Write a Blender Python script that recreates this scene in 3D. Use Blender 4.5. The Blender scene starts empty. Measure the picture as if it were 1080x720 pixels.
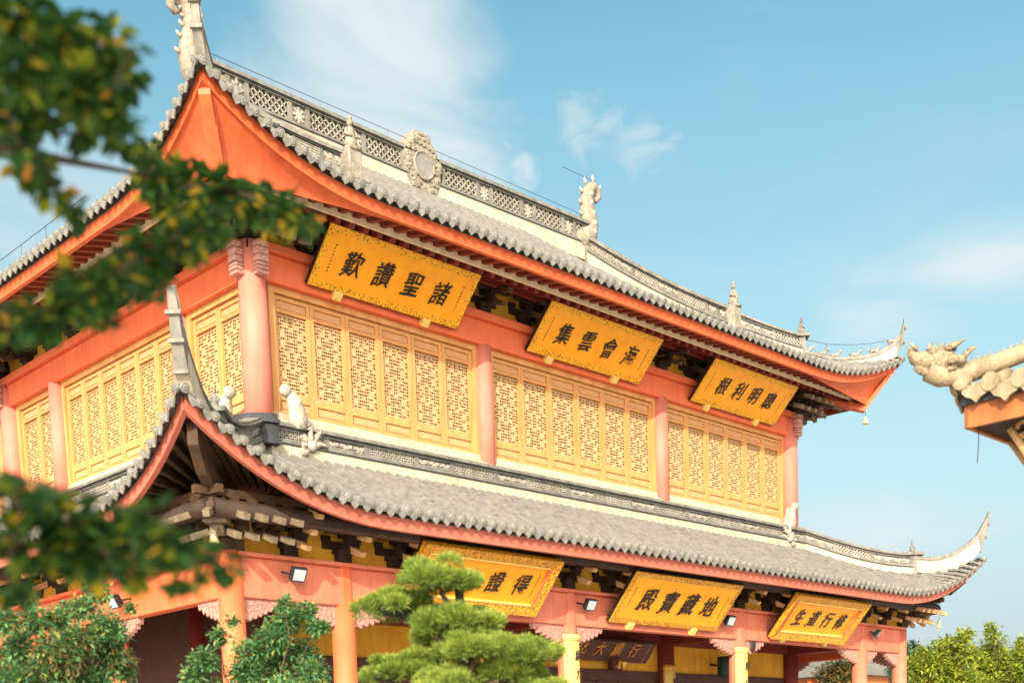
import bpy, math, random
from mathutils import Vector, Matrix
S = bpy.context.scene
COL = S.collection
rad = math.radians

# ------------------------------------------------------------------ camera
CAM = Vector((-12.175, -18.128, 1.596))
R_ = Vector((0.7023, -0.7112, -0.0323)); F_ = Vector((0.7042, 0.7007, -0.1151))
R_ = (R_ - F_ * R_.dot(F_)).normalized(); F_.normalize(); U_ = R_.cross(F_)
cam = bpy.data.cameras.new('camera'); camo = bpy.data.objects.new('camera', cam); COL.objects.link(camo)
M = Matrix((R_, U_, -F_)).transposed().to_4x4(); M.translation = CAM
camo.matrix_world = M
cam.sensor_width = 36; cam.lens = 43.38; cam.shift_x = -0.0186; cam.shift_y = 0.5541
cam.clip_start = 0.05; cam.clip_end = 3000
cam.dof.use_dof = True; cam.dof.focus_distance = 25.0; cam.dof.aperture_fstop = 1.25
S.camera = camo

# ------------------------------------------------------------------ light
AZ, EL = rad(234), rad(22.5)
SUN = Vector((math.sin(AZ) * math.cos(EL), math.cos(AZ) * math.cos(EL), math.sin(EL)))
W_ = bpy.data.worlds.new('World'); S.world = W_; W_.use_nodes = True
nt = W_.node_tree; N = nt.nodes; bg = N['Background']
sky = N.new('ShaderNodeTexSky'); sky.sky_type = 'NISHITA'; sky.sun_disc = False
sky.sun_elevation = EL; sky.sun_rotation = AZ; sky.air_density = 1.0; sky.dust_density = 0.6; sky.ozone_density = 1.6
tc = N.new('ShaderNodeTexCoord')
mul = N.new('ShaderNodeMix'); mul.data_type = 'RGBA'; mul.blend_type = 'MULTIPLY'; mul.inputs[0].default_value = 1
mul.inputs[7].default_value = (0.42, 0.725, 0.60, 1)
nt.links.new(sky.outputs[0], mul.inputs[6])
L = nt.links.new
def wn(kind, **kw):
    n_ = N.new(kind)
    for k_, v_ in kw.items(): setattr(n_, k_, v_)
    return n_
def maprange(src, a0, a1, b0, b1, smooth=True):
    m_ = wn('ShaderNodeMapRange', interpolation_type='SMOOTHSTEP' if smooth else 'LINEAR')
    for i_, v_ in zip((1, 2, 3, 4), (a0, a1, b0, b1)): m_.inputs[i_].default_value = v_
    L(src, m_.inputs[0]); return m_.outputs[0]
def mth(op, a_, b_):
    m_ = wn('ShaderNodeMath', operation=op)
    for i_, v_ in ((0, a_), (1, b_)):
        if isinstance(v_, (int, float)): m_.inputs[i_].default_value = v_
        else: L(v_, m_.inputs[i_])
    return m_.outputs[0]
sep = N.new('ShaderNodeSeparateXYZ'); L(tc.outputs['Generated'], sep.inputs[0])
def noise(scale, det, stretch=(1, 1, 1), dist=0.4):
    mp = wn('ShaderNodeMapping'); mp.inputs['Scale'].default_value = stretch; L(tc.outputs['Generated'], mp.inputs[0])
    nz = wn('ShaderNodeTexNoise'); nz.inputs['Scale'].default_value = scale; nz.inputs['Detail'].default_value = det; nz.inputs['Roughness'].default_value = 0.55; nz.inputs['Distortion'].default_value = dist
    L(mp.outputs[0], nz.inputs[0]); return nz.outputs[0]
n_fine, n_broad = noise(34, 6, (1, 1, 1.6), 0.8), noise(5, 6, (1, 1, 2.6), 0.7)
cov_ = maprange(n_broad, 0.5, 0.8, 0.0, 0.18)
# thin veils and small puffs standing at fixed places of the sky: centre direction, size along x y z, strength, puffiness
for c_, r_, amp, fine in (((0.565, 0.695, 0.455), (0.16, 0.16, 0.18), 1.0, False), ((0.640, 0.650, 0.412), (0.06, 0.06, 0.032), 0.7, True), ((0.675, 0.597, 0.434), (0.05, 0.05, 0.036), 0.5, True),
                          ((0.705, 0.574, 0.420), (0.055, 0.055, 0.028), 0.5, True), ((0.88, 0.36, 0.325), (0.16, 0.16, 0.055), 0.95, False), ((0.84, 0.45, 0.295), (0.10, 0.10, 0.04), 0.85, False), ((0.86, 0.48, 0.165), (0.22, 0.22, 0.05), 0.8, False), ((0.40, 0.84, 0.36), (0.2, 0.2, 0.12), 0.55, False)):
    mp = wn('ShaderNodeMapping', vector_type='TEXTURE'); mp.inputs['Location'].default_value = c_; mp.inputs['Scale'].default_value = r_
    L(tc.outputs['Generated'], mp.inputs[0]); ln = wn('ShaderNodeVectorMath', operation='LENGTH'); L(mp.outputs[0], ln.inputs[0])
    fall = maprange(ln.outputs['Value'], 0.1, 1.25, 1.0, 0.0)
    m_ = maprange(mth('ADD', n_fine if fine else n_broad, mth('MULTIPLY', mth('SUBTRACT', fall, 1.0), 0.45 if fine else 0.5)), 0.30 if fine else 0.2, 0.66 if fine else 0.66, 0.0, amp)
    cov_ = mth('MAXIMUM', cov_, mth('MULTIPLY', m_, mth('MINIMUM', mth('MULTIPLY', fall, 3.0), 1.0)))
hz_ = maprange(sep.outputs[2], 0.08, 0.54, 1.0, 0.0, False)
mixh = wn('ShaderNodeMix', data_type='RGBA'); mixh.inputs[7].default_value = (1.95, 2.32, 2.42, 1)
L(hz_, mixh.inputs[0]); L(mul.outputs[2], mixh.inputs[6])
mix = wn('ShaderNodeMix', data_type='RGBA'); mix.inputs[7].default_value = (2.55, 2.8, 2.85, 1)
L(cov_, mix.inputs[0]); L(mixh.outputs[2], mix.inputs[6])
# bright veil added round the sun, behind the camera and unseen, to fill the shade
mp = wn('ShaderNodeMapping', vector_type='TEXTURE'); mp.inputs['Location'].default_value = SUN
L(tc.outputs['Generated'], mp.inputs[0]); ln = wn('ShaderNodeVectorMath', operation='LENGTH'); L(mp.outputs[0], ln.inputs[0])
fill_glow = wn('ShaderNodeMix', data_type='RGBA'); fill_glow.inputs[7].default_value = (23.0, 20.5, 17.5, 1)
L(maprange(ln.outputs['Value'], 0.15, 1.25, 1.0, 0.0), fill_glow.inputs[0]); L(mix.outputs[2], fill_glow.inputs[6]); L(fill_glow.outputs[2], bg.inputs[0])
bg.inputs[1].default_value = 0.13
sl = bpy.data.lights.new('sun', 'SUN'); sl.energy = 2.6; sl.angle = rad(0.5); sl.color = (1.0, 0.88, 0.70)
so = bpy.data.objects.new('sun', sl); COL.objects.link(so); so.location = SUN * 60
so.rotation_euler = (-SUN).to_track_quat('-Z', 'Y').to_euler()
S.view_settings.view_transform = 'Standard'; S.view_settings.look = 'None'
S.view_settings.exposure = 1.27; S.view_settings.gamma = 1.0; S.view_settings.use_curve_mapping = False

# ------------------------------------------------------------------ materials
def mat(name, c1, c2=None, scale=3.0, rough=0.7, bump=0.0, bscale=None, detail=5, lo=0.35, hi=0.65, spec=0.3, stretch=(1, 1, 1), metal=0.0, c3=None, streak=0.0):
    m = bpy.data.materials.new(name); m.use_nodes = True
    t = m.node_tree; n = t.nodes; b = n['Principled BSDF']; l = t.links.new
    b.inputs['Roughness'].default_value = rough; b.inputs['Specular IOR Level'].default_value = spec; b.inputs['Metallic'].default_value = metal
    if c2 is None: c2 = tuple(x * 0.82 for x in c1)
    co = n.new('ShaderNodeTexCoord'); mpn = n.new('ShaderNodeMapping'); mpn.inputs['Scale'].default_value = stretch
    l(co.outputs['Object'], mpn.inputs[0])
    z = n.new('ShaderNodeTexNoise'); z.inputs['Scale'].default_value = scale; z.inputs['Detail'].default_value = detail; z.inputs['Roughness'].default_value = 0.6
    l(mpn.outputs[0], z.inputs[0])
    r = n.new('ShaderNodeValToRGB'); e = r.color_ramp.elements
    e[0].position = lo; e[1].position = hi; e[0].color = (*c1, 1); e[1].color = (*c2, 1)
    if c3: x = e.new(min(0.99, hi + 0.1)); x.color = (*c3, 1)
    l(z.outputs[0], r.inputs[0])
    if streak:
        m3 = n.new('ShaderNodeMapping'); m3.inputs['Scale'].default_value = (5.0, 5.0, 0.55); l(co.outputs['Object'], m3.inputs[0])
        z3 = n.new('ShaderNodeTexNoise'); z3.inputs['Scale'].default_value = 1.6; z3.inputs['Detail'].default_value = 6; z3.inputs['Roughness'].default_value = 0.7; l(m3.outputs[0], z3.inputs[0])
        r3 = n.new('ShaderNodeValToRGB'); e3 = r3.color_ramp.elements; e3[0].position = 0.30; e3[1].position = 0.55
        q_ = 1 - streak; e3[0].color = (q_, q_ * 0.97, q_ * 0.95, 1); e3[1].color = (1, 1, 1, 1); x3 = e3.new(0.72); x3.color = (1.0, 1.0 + streak * 0.35, 1.0 + streak * 0.5, 1)
        l(z3.outputs[0], r3.inputs[0]); mm = n.new('ShaderNodeMix'); mm.data_type = 'RGBA'; mm.blend_type = 'MULTIPLY'; mm.inputs[0].default_value = 1
        l(r.outputs[0], mm.inputs[6]); l(r3.outputs[0], mm.inputs[7]); l(mm.outputs[2], b.inputs['Base Color'])
    else: l(r.outputs[0], b.inputs['Base Color'])
    if bump:
        z2 = n.new('ShaderNodeTexNoise'); z2.inputs['Scale'].default_value = bscale or scale * 6; z2.inputs['Detail'].default_value = 4
        l(mpn.outputs[0], z2.inputs[0])
        bp = n.new('ShaderNodeBump'); bp.inputs['Strength'].default_value = bump; bp.inputs['Distance'].default_value = 0.03
        l(z2.outputs[0], bp.inputs['Height']); l(bp.outputs[0], b.inputs['Normal'])
    return m

def leafmat(name, cols, trans=0.35, rough=0.5):
    m = bpy.data.materials.new(name); m.use_nodes = True
    t = m.node_tree; n = t.nodes; l = t.links.new; b = n['Principled BSDF']; out = n['Material Output']
    a = n.new('ShaderNodeAttribute'); a.attribute_name = 'rnd'
    r = n.new('ShaderNodeValToRGB'); r.color_ramp.interpolation = 'LINEAR'
    e = r.color_ramp.elements
    for i, (p, c) in enumerate(cols):
        x = e[i] if i < 2 else e.new(p)
        x.position = p; x.color = (*c, 1)
    l(a.outputs['Fac'], r.inputs[0]); l(r.outputs[0], b.inputs['Base Color'])
    b.inputs['Roughness'].default_value = rough; b.inputs['Specular IOR Level'].default_value = 0.25
    tr = n.new('ShaderNodeBsdfTranslucent'); l(r.outputs[0], tr.inputs[0])
    ms = n.new('ShaderNodeMixShader'); ms.inputs[0].default_value = trans
    l(b.outputs[0], ms.inputs[1]); l(tr.outputs[0], ms.inputs[2]); l(ms.outputs[0], out.inputs[0])
    return m

RED = mat('vermilion_paint', (0.80, 0.18, 0.07), (0.72, 0.145, 0.058), 1.6, 0.55, 0.12, 9, streak=0.14)
LIT_RED = mat('sunlit_red_paint', (0.72, 0.22, 0.13), (0.64, 0.17, 0.10), 2.0, 0.6, 0.15, 10, streak=0.15)  # the vermilion again, with its sunlit paleness put into the colour
ORANGE = mat('orange_red_paint', (0.70, 0.14, 0.045), (0.62, 0.11, 0.04), 1.8, 0.5, 0.08, 9, streak=0.22)
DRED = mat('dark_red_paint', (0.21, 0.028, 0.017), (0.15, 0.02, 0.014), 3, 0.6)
CORAL = mat('coral_red_fascia_paint', (0.60, 0.175, 0.115), (0.53, 0.14, 0.09), 2.5, 0.6, 0.15, 12, streak=0.20)
BAR_SHADE = mat('lattice_bar_shade', (0.055, 0.034, 0.022), (0.04, 0.024, 0.016), 4, 0.8)  # shade under the lattice bars, put in as a colour
LATT = mat('pale_lattice_wood', (0.62, 0.385, 0.19), (0.55, 0.32, 0.145), 4, 0.6)
LIT_COLUMN = mat('sunlit_column_paint', (0.68, 0.225, 0.16), (0.61, 0.18, 0.125), 1.4, 0.6, 0.1, 9, streak=0.14)  # red column paint paled to hold the sunlit glow
YWOOD = mat('golden_window_wood', (0.67, 0.335, 0.12), (0.59, 0.27, 0.09), 3.5, 0.55, 0.1, 20, stretch=(1, 1, 0.25), streak=0.20)
YWOOD2 = mat('ochre_window_panel', (0.62, 0.33, 0.15), (0.54, 0.265, 0.11), 4, 0.55)
PAPER = mat('cream_window_backing', (0.60, 0.385, 0.21), (0.54, 0.33, 0.17), 2, 0.8)
GOLD = mat('gilded_board', (0.97, 0.41, 0.008), (0.92, 0.34, 0.006), 5, 0.42, 0.05, 25, spec=0.4)
GILT = mat('carved_gilding', (0.80, 0.38, 0.02), (0.30, 0.10, 0.012), 22, 0.4, 0.6, 30, lo=0.42, hi=0.62, spec=0.5)
SCROLL = mat('painted_scroll_border', (0.93, 0.44, 0.02), (0.16, 0.06, 0.012), 36, 0.5, 0.2, 30, detail=1.5, lo=0.56, hi=0.60)
INK = mat('black_lacquer', (0.012, 0.010, 0.009), (0.03, 0.022, 0.016), 8, 0.4)
YWALL = mat('yellow_ochre_wall', (0.74, 0.38, 0.035), (0.66, 0.31, 0.03), 1.2, 0.85, 0.1, 18, streak=0.20)
TILE = mat('grey_roof_tile', (0.215, 0.20, 0.175), (0.145, 0.138, 0.125), 5, 0.8, 0.35, 30, c3=(0.075, 0.075, 0.072), streak=0.30)
PAN = mat('dark_pan_tile', (0.10, 0.096, 0.088), (0.06, 0.058, 0.055), 5, 0.85, 0.3, 30)
TILE2 = mat('pale_tile_end', (0.27, 0.257, 0.225), (0.155, 0.15, 0.135), 9, 0.8, 0.4, 40)
RIDGE = mat('grey_ridge_render', (0.25, 0.232, 0.195), (0.16, 0.15, 0.13), 4, 0.8, 0.25, 25, streak=0.40)
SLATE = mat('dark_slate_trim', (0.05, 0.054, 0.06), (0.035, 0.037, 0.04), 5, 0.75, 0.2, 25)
CREAM = mat('cream_lime_plaster', (0.55, 0.485, 0.36), (0.47, 0.40, 0.28), 2.5, 0.85, 0.15, 20, c3=(0.5, 0.42, 0.3), streak=0.28)
WHITE = mat('white_stucco', (0.46, 0.425, 0.36), (0.32, 0.285, 0.23), 9, 0.8, 0.5, 35, c3=(0.36, 0.32, 0.27), streak=0.30)
STUCCO = mat('weathered_cream_stucco', (0.35, 0.305, 0.24), (0.23, 0.195, 0.15), 10, 0.85, 0.6, 40, c3=(0.26, 0.22, 0.17), streak=0.35)
WOOD = mat('dark_brown_wood', (0.050, 0.026, 0.015), (0.028, 0.015, 0.010), 4, 0.7, 0.3, 25, c3=(0.11, 0.065, 0.04))
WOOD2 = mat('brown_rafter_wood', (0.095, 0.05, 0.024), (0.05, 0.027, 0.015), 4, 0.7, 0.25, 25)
TAN = mat('tan_and_sunlit_tip_wood', (0.60, 0.36, 0.17), (0.44, 0.24, 0.10), 6, 0.65, 0.2, 30)  # sunlit look of the beak tips put into colour; plain tan on pavilion brackets
GREYW = mat('weathered_grey_wood', (0.24, 0.185, 0.12), (0.15, 0.11, 0.07), 6, 0.75, 0.3, 30)
PINK = mat('faded_pink_carving', (0.62, 0.33, 0.27), (0.40, 0.17, 0.13), 26, 0.7, 0.8, 32)
BOARD = mat('cream_rafter_board', (0.86, 0.70, 0.50), (0.78, 0.60, 0.40), 4, 0.8, streak=0.20)
RAFT = mat('dark_red_rafter', (0.22, 0.035, 0.02), (0.16, 0.026, 0.016), 4, 0.6)
MAROON = mat('maroon_lacquer', (0.085, 0.022, 0.018), (0.06, 0.016, 0.014), 3, 0.4)
DOOR = mat('dark_brown_door', (0.085, 0.030, 0.020), (0.055, 0.020, 0.014), 4, 0.5)
BLACK = mat('black_metal', (0.03, 0.03, 0.032), (0.02, 0.02, 0.022), 6, 0.5)
LENS = mat('floodlight_glass', (0.55, 0.62, 0.66), (0.42, 0.5, 0.55), 6, 0.12, spec=0.8)
GREEN = mat('dark_green_metal', (0.02, 0.045, 0.035), (0.015, 0.03, 0.025), 6, 0.5)
BRASS = mat('pale_brass', (0.62, 0.50, 0.28), (0.5, 0.38, 0.2), 8, 0.45, spec=0.5)
STONE = mat('pale_paving_stone', (0.54, 0.50, 0.44), (0.44, 0.41, 0.36), 0.8, 0.85, 0.2, 12)
STEP = mat('pale_granite', (0.42, 0.40, 0.37), (0.34, 0.33, 0.30), 2, 0.8, 0.2, 30)
MIRROR = mat('grey_mirror_disc', (0.28, 0.26, 0.23), (0.20, 0.185, 0.165), 5, 0.35, spec=0.5)
CPLT = mat('yellow_couplet_board', (0.84, 0.62, 0.20), (0.78, 0.52, 0.13), 7, 0.45, 0.05, 25, spec=0.4)
BARK = mat('brown_bark', (0.10, 0.07, 0.045), (0.06, 0.042, 0.028), 10, 0.9, 0.6, 30, stretch=(1, 1, 0.3))

# ------------------------------------------------------------------ mesh helpers
X, Y, Z = Vector((1, 0, 0)), Vector((0, 1, 0)), Vector((0, 0, 1))
class MB:
    def __init__(s): s.v = []; s.f = []
    def add(s, vs, fs):
        o = len(s.v); s.v.extend([tuple(a) for a in vs]); s.f.extend([tuple(i + o for i in q) for q in fs])
    def hexa(s, a):       # 8 points: bottom ring 0-3, top ring 4-7
        s.add(a, [(3, 2, 1, 0), (4, 5, 6, 7), (0, 1, 5, 4), (1, 2, 6, 5), (2, 3, 7, 6), (3, 0, 4, 7)])
    def box(s, c, d, ax=None):
        ux, uy, uz = ax or (X, Y, Z); c = Vector(c)
        hx, hy, hz_ = ux * d[0] / 2, uy * d[1] / 2, uz * d[2] / 2
        s.hexa([c - hx - hy - hz_, c + hx - hy - hz_, c + hx + hy - hz_, c - hx + hy - hz_, c - hx - hy + hz_, c + hx - hy + hz_, c + hx + hy + hz_, c - hx + hy + hz_])
    def b2(s, x0, x1, y0, y1, z0, z1): s.box(((x0 + x1) / 2, (y0 + y1) / 2, (z0 + z1) / 2), (x1 - x0, y1 - y0, z1 - z0))
    def bar(s, p, q, w, h, up=Z):
        p, q = Vector(p), Vector(q); d = (q - p); l = d.length
        if l < 1e-6: return
        d /= l; sd = d.cross(up)
        if sd.length < 1e-4: sd = d.cross(X)
        sd.normalize(); s.box((p + q) / 2, (l, w, h), (d, sd, sd.cross(d)))
    def tube(s, pts, r, n=8, caps=True):
        pts = [Vector(p) for p in pts]; rs = r if isinstance(r, (list, tuple)) else [r] * len(pts)
        rings = []; prev = None
        for i, p in enumerate(pts):
            t = (pts[min(i + 1, len(pts) - 1)] - pts[max(i - 1, 0)])
            if t.length < 1e-9: t = Z.copy()
            t.normalize()
            a = (prev - t * prev.dot(t)) if prev is not None else t.cross(Z if abs(t.z) < 0.9 else X)
            if a.length < 1e-6: a = t.cross(X)
            a.normalize(); prev = a; b = t.cross(a)
            rings.append([p + (a * math.cos(k * 2 * math.pi / n) + b * math.sin(k * 2 * math.pi / n)) * rs[i] for k in range(n)])
        vs = [v for q in rings for v in q]; fs = []
        for i in range(len(pts) - 1):
            for k in range(n):
                fs.append((i * n + k, i * n + (k + 1) % n, (i + 1) * n + (k + 1) % n, (i + 1) * n + k))
        if caps: fs.append(tuple(range(n))[::-1]); fs.append(tuple(range((len(pts) - 1) * n, len(pts) * n)))
        s.add(vs, fs)
    def cyl(s, p, q, r, n=16, r2=None): s.tube([p, q], [r, r if r2 is None else r2], n)
    def prism(s, out, th, M_):      # outline in local xy, thickness along local z, placed by 4x4
        n = len(out)
        vs = [M_ @ Vector((x, y, -th / 2)) for x, y in out] + [M_ @ Vector((x, y, th / 2)) for x, y in out]
        s.add(vs, [tuple(range(n))[::-1], tuple(range(n, 2 * n))] + [(i, (i + 1) % n, n + (i + 1) % n, n + i) for i in range(n)])
    def sheet(s, rows, th=None, dirv=None):   # rows of points -> quads; optional thickness along dirv
        n = len(rows[0]); m = len(rows)
        vs = [p for r in rows for p in r]; fs = [(i * n + k, i * n + k + 1, (i + 1) * n + k + 1, (i + 1) * n + k) for i in range(m - 1) for k in range(n - 1)]
        if th:
            o = len(vs); vs = vs + [Vector(p) + dirv * th for p in vs]
            fs = fs + [tuple(o + j for j in q[::-1]) for q in fs]
            for i in range(m - 1):
                for k in (0, n - 1): fs.append((i * n + k, (i + 1) * n + k, o + (i + 1) * n + k, o + i * n + k))
            for k in range(n - 1):
                for i in (0, m - 1): fs.append((i * n + k, i * n + k + 1, o + i * n + k + 1, o + i * n + k))
        s.add(vs, fs)
    def ball(s, c, r, n=10, m=7, sq=(1, 1, 1)):
        c = Vector(c); rows = []
        for i in range(m + 1):
            a = math.pi * i / m
            rows.append([c + Vector((math.sin(a) * math.cos(2 * math.pi * k / n) * sq[0], math.sin(a) * math.sin(2 * math.pi * k / n) * sq[1], math.cos(a) * sq[2])) * r for k in range(n + 1)])
        s.sheet(rows)
    def build(s, name, m, parent=None, smooth=False, off=None):
        me = bpy.data.meshes.new(name)
        sh = wl(parent) if parent is not None else (Vector(off) if off is not None else Vector())
        me.from_pydata([tuple(Vector(v) - sh) for v in s.v], [], s.f)
        me.materials.append(m)
        if smooth: me.polygons.foreach_set('use_smooth', [True] * len(me.polygons))
        o = bpy.data.objects.new(name, me); COL.objects.link(o)
        if parent is None: o.location = sh
        else: o.parent = parent
        return o

def wl(o):                      # world location of a thing or an unrotated part
    v = Vector()
    while o is not None: v += o.location; o = o.parent
    return v
def bevel(o, w=0.01, seg=2):
    b = o.modifiers.new('bevel', 'BEVEL'); b.width = w; b.segments = seg; b.limit_method = 'ANGLE'; b.angle_limit = rad(40)
def tag(o, label=None, cat=None, group=None, kind=None):
    if label: o['label'] = label
    if cat: o['category'] = cat
    if group: o['group'] = group
    if kind: o['kind'] = kind
    return o
def empty(name, loc, label, cat, group=None):
    o = bpy.data.objects.new(name, None); COL.objects.link(o); o.location = loc; o.empty_display_size = 0.3
    return tag(o, label, cat, group)

_glyph = {}
def glyph(ch, ext=0.012, bold=0.012):
    if (ch, ext, bold) in _glyph: return _glyph[(ch, ext, bold)]
    c = bpy.data.curves.new('glyph', 'FONT'); c.body = ch; c.extrude = ext; c.offset = bold; c.resolution_u = 3; c.align_x = 'CENTER'; c.align_y = 'CENTER'
    o = bpy.data.objects.new('glyph', c); COL.objects.link(o)
    me = bpy.data.meshes.new_from_object(o.evaluated_get(bpy.context.evaluated_depsgraph_get()))
    bpy.data.objects.remove(o); bpy.data.curves.remove(c)
    xs = [v.co.x for v in me.vertices]; ys = [v.co.y for v in me.vertices]
    cx, cy = (min(xs) + max(xs)) / 2, (min(ys) + max(ys)) / 2
    rg = random.Random(ord(ch))
    for v in me.vertices:          # brush-like irregularity
        x, y = v.co.x - cx, v.co.y - cy
        v.co.x = x + 0.018 * math.sin(7 * y + 3) + 0.10 * y + rg.uniform(-0.004, 0.004); v.co.y = y + 0.03 * math.sin(5 * x + 1) + 0.06 * x
    _glyph[(ch, ext, bold)] = me
    return me
def put_glyph(ch, m, parent, org, U, V, Nn, x, y, h, wx=1.0, bold=0.012, name='character'):
    me = glyph(ch, bold=bold).copy(); me.materials.clear(); me.materials.append(m)
    o = bpy.data.objects.new(name, me); COL.objects.link(o)
    p = Vector(org) - wl(parent) + U * x + V * y + Nn * 0.018
    T = Matrix((U * h * wx, V * h, Nn * h)).transposed().to_4x4(); T.translation = p
    o.parent = parent
    o.matrix_local = T
    return o

# ------------------------------------------------------------------ ground
W1, W2, D, d = 5.213, 5.487, 9.545, 2.018
W = 2 * W1 + W2
ZB, ZU = 4.2, 9.712
g = MB(); g.add([(-900, -900, 0), (900, -900, 0), (900, 900, 0), (-900, 900, 0)], [(0, 1, 2, 3)])
tag(g.build('ground', STONE), kind='structure')

# ------------------------------------------------------------------ the hall
hall = empty('temple_hall', (W / 2, D / 2, 0), 'two storey orange red temple hall with grey upswept tiled roofs and golden signboards', 'temple')

def side(k):            # maps (s along eave, y inward, z) of one side to world; returns map, length
    if k == 'front': return (lambda s, y, z=0: Vector((s, y, z))), W
    if k == 'back': return (lambda s, y, z=0: Vector((W - s, D - y, z))), W
    if k == 'left': return (lambda s, y, z=0: Vector((y, D - s, z))), D
    return (lambda s, y, z=0: Vector((W - y, s, z))), D

class Roof:
    def __init__(r, e0, flare, zf, dz, a, b, s0, amp, pw, fade, ymid):
        r.e0, r.flare, r.zf, r.dz, r.a, r.b, r.s0, r.amp, r.pw, r.fade, r.ymid = e0, flare, zf, dz, a, b, s0, amp, pw, fade, ymid
        r.sm = e0 + flare
    def u(r, s, Ln): return max(0.0, (r.s0 - min(s, Ln - s)) / (r.s0 + r.sm))
    def e(r, s, Ln): return r.e0 + r.flare * r.u(s, Ln) ** 2
    def lift(r, s, Ln): return r.amp * r.u(s, Ln) ** r.pw
    def zfascia(r, s, Ln): return r.zf + r.lift(s, Ln)
    def z(r, s, y, Ln):
        t = y + r.e0 + 0.12
        return r.zf + r.dz + r.a * t + r.b * t * t + r.lift(s, Ln) * max(0.0, 1 - max(0, t) / r.fade) ** 1.2
    def ytop(r, s, Ln, ymax): return min(ymax, s, Ln - s)

UP = Roof(1.74, 0.22, 10.54, 0.25, 0.48, 0.0225, 1.5, 0.80, 2.2, 3.2, 2.24)
LO = Roof(3.22, 0.24, 5.22, 0.25, 0.40, 0.022, 0.3, 1.08, 2.3, 3.4, -0.25)

def roof_side(R, k, ymax, nm):
    Mp, Ln = side(k); pitch = 0.225
    sE = R.sm + 0.06
    n = int(round((Ln + 2 * sE) / pitch)); st = (Ln + 2 * sE) / n
    P = lambda s, y, dz=0: Mp(s, y, R.z(s, y, Ln) + dz)
    sheet, cov, cap, drip = MB(), MB(), MB(), MB()
    tl = 0.21
    for i in range(n):
        sa, sb = -sE + i * st, -sE + (i + 1) * st; sm = (sa + sb) / 2
        y0 = -R.e(sm, Ln) - 0.12; yt = R.ytop(sm, Ln, ymax)
        if yt - y0 < 0.01: continue
        # pan course (stepped)
        q = max(1, int((yt - y0) / tl)); rows = []
        for j in range(q + 1):
            y = y0 + (yt - y0) * j / q
            for dz in ((0.0, 0.022) if 0 < j < q else (0.022 if j == 0 else 0,)):
                yy = lambda s: min(max(y, -R.e(s, Ln) - 0.12), 50)
                rows.append([P(sa, yy(sa), dz), P(sm, y, dz - 0.05), P(sb, yy(sb), dz)])
        sheet.sheet(rows)
        # drip plate (pointed heart) under the pan end
        a0, b0 = P(sm, y0 - 0.015), None
        tang = (P(sm + 0.05, -R.e(sm + 0.05, Ln) - 0.12) - P(sm - 0.05, -R.e(sm - 0.05, Ln) - 0.12)).normalized()
        inn = (Mp(0, 1, 0) - Mp(0, 0, 0)); dn = (-Z + inn * 0.12).normalized()
        ow = tang.cross(dn).normalized()
        if ow.dot(inn) > 0: ow = -ow
        Mx = Matrix((tang, dn, ow)).transposed().to_4x4(); Mx.translation = a0 - Z * 0.015
        wv = 0.066
        drip.prism([(-wv, -0.03), (-wv * 1.05, 0.01), (-wv * 0.9, 0.042), (-wv * 0.45, 0.066), (0, 0.092), (wv * 0.45, 0.066), (wv * 0.9, 0.042), (wv * 1.05, 0.01), (wv, -0.03)], 0.022, Mx)
    for i in range(n + 1):
        s = -sE + i * st
        y0 = -R.e(s, Ln) - 0.14; yt = R.ytop(s, Ln, ymax)
        if yt - y0 < 0.02: continue
        q = max(1, int((yt - y0) / tl)); pts, rs = [], []
        for j in range(q):
            ya, yb = y0 + (yt - y0) * j / q, y0 + (yt - y0) * (j + 1) / q - 0.004
            pts += [P(s, ya, 0.01), P(s, yb, 0.01)]; rs += [0.067, 0.061]
        # half tube
        sd = (Mp(1, 0, 0) - Mp(0, 0, 0)); rows = []
        for p, r_ in zip(pts, rs):
            rows.append([p + sd * (r_ * math.cos(a)) + Z * (r_ * math.sin(a) * 1.1) for a in (math.pi, 2.5, 1.9, 1.24, 0.64, 0.0)])
        cov.sheet(rows)
        p0 = P(s, y0, 0.03); dr = (P(s, y0) - P(s, y0 + 0.3)).normalized()
        cap.cyl(p0 - dr * 0.02, p0 + dr * 0.025, 0.062, 12)
        cap.tube([p0 + dr * 0.025, p0 + dr * 0.034], [0.045, 0.03], 10)
    o = sheet.build('roof', PAN, hall)
    cov.build('tile_courses'[:-1], TILE, o, smooth=False)
    cap.v, cap.f = cap.v + drip.v, cap.f + [tuple(i + len(cap.v) for i in q) for q in drip.f]
    cap.build('eave_tile_edge', TILE2, o)
    return o

def fascia(R, k, m, parent, h0=0.0, h1=0.235):
    Mp, Ln = side(k); b = MB(); rows = []
    n = 60
    ss = [-R.sm + (Ln + 2 * R.sm) * i / n for i in range(n + 1)]
    for s in ss:
        e = R.e(s, Ln); z = R.zfascia(s, Ln); e2 = e - 0.05
        s2 = max(-e2, min(Ln + e2, s))
        rows.append([Mp(s, -e, z), Mp(s, -e - 0.015, z + h1), Mp(s2, -e2 - 0.015, z + h1), Mp(s2, -e2, z), Mp(s, -e, z)])
    b.sheet(rows); b.build('fascia_board', m, parent)
    b = MB(); rows = []       # lip under the board
    for s in ss:
        e = R.e(s, Ln); z = R.zfascia(s, Ln)
        rows.append([Mp(s, -e - 0.02, z + 0.02), Mp(s, -e - 0.02, z - 0.012), Mp(s, -e + 0.06, z - 0.012)])
    b.sheet(rows); b.build('fascia_lip', m, parent)
    b = MB(); rows = []       # dark strip standing in for the shaded gaps behind the drips
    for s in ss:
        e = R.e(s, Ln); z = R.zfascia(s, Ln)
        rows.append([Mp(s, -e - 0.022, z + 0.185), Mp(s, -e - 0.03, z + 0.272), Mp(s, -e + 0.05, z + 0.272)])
    b.sheet(rows); b.build('gap_shade_strip', SLATE, parent)

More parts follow.
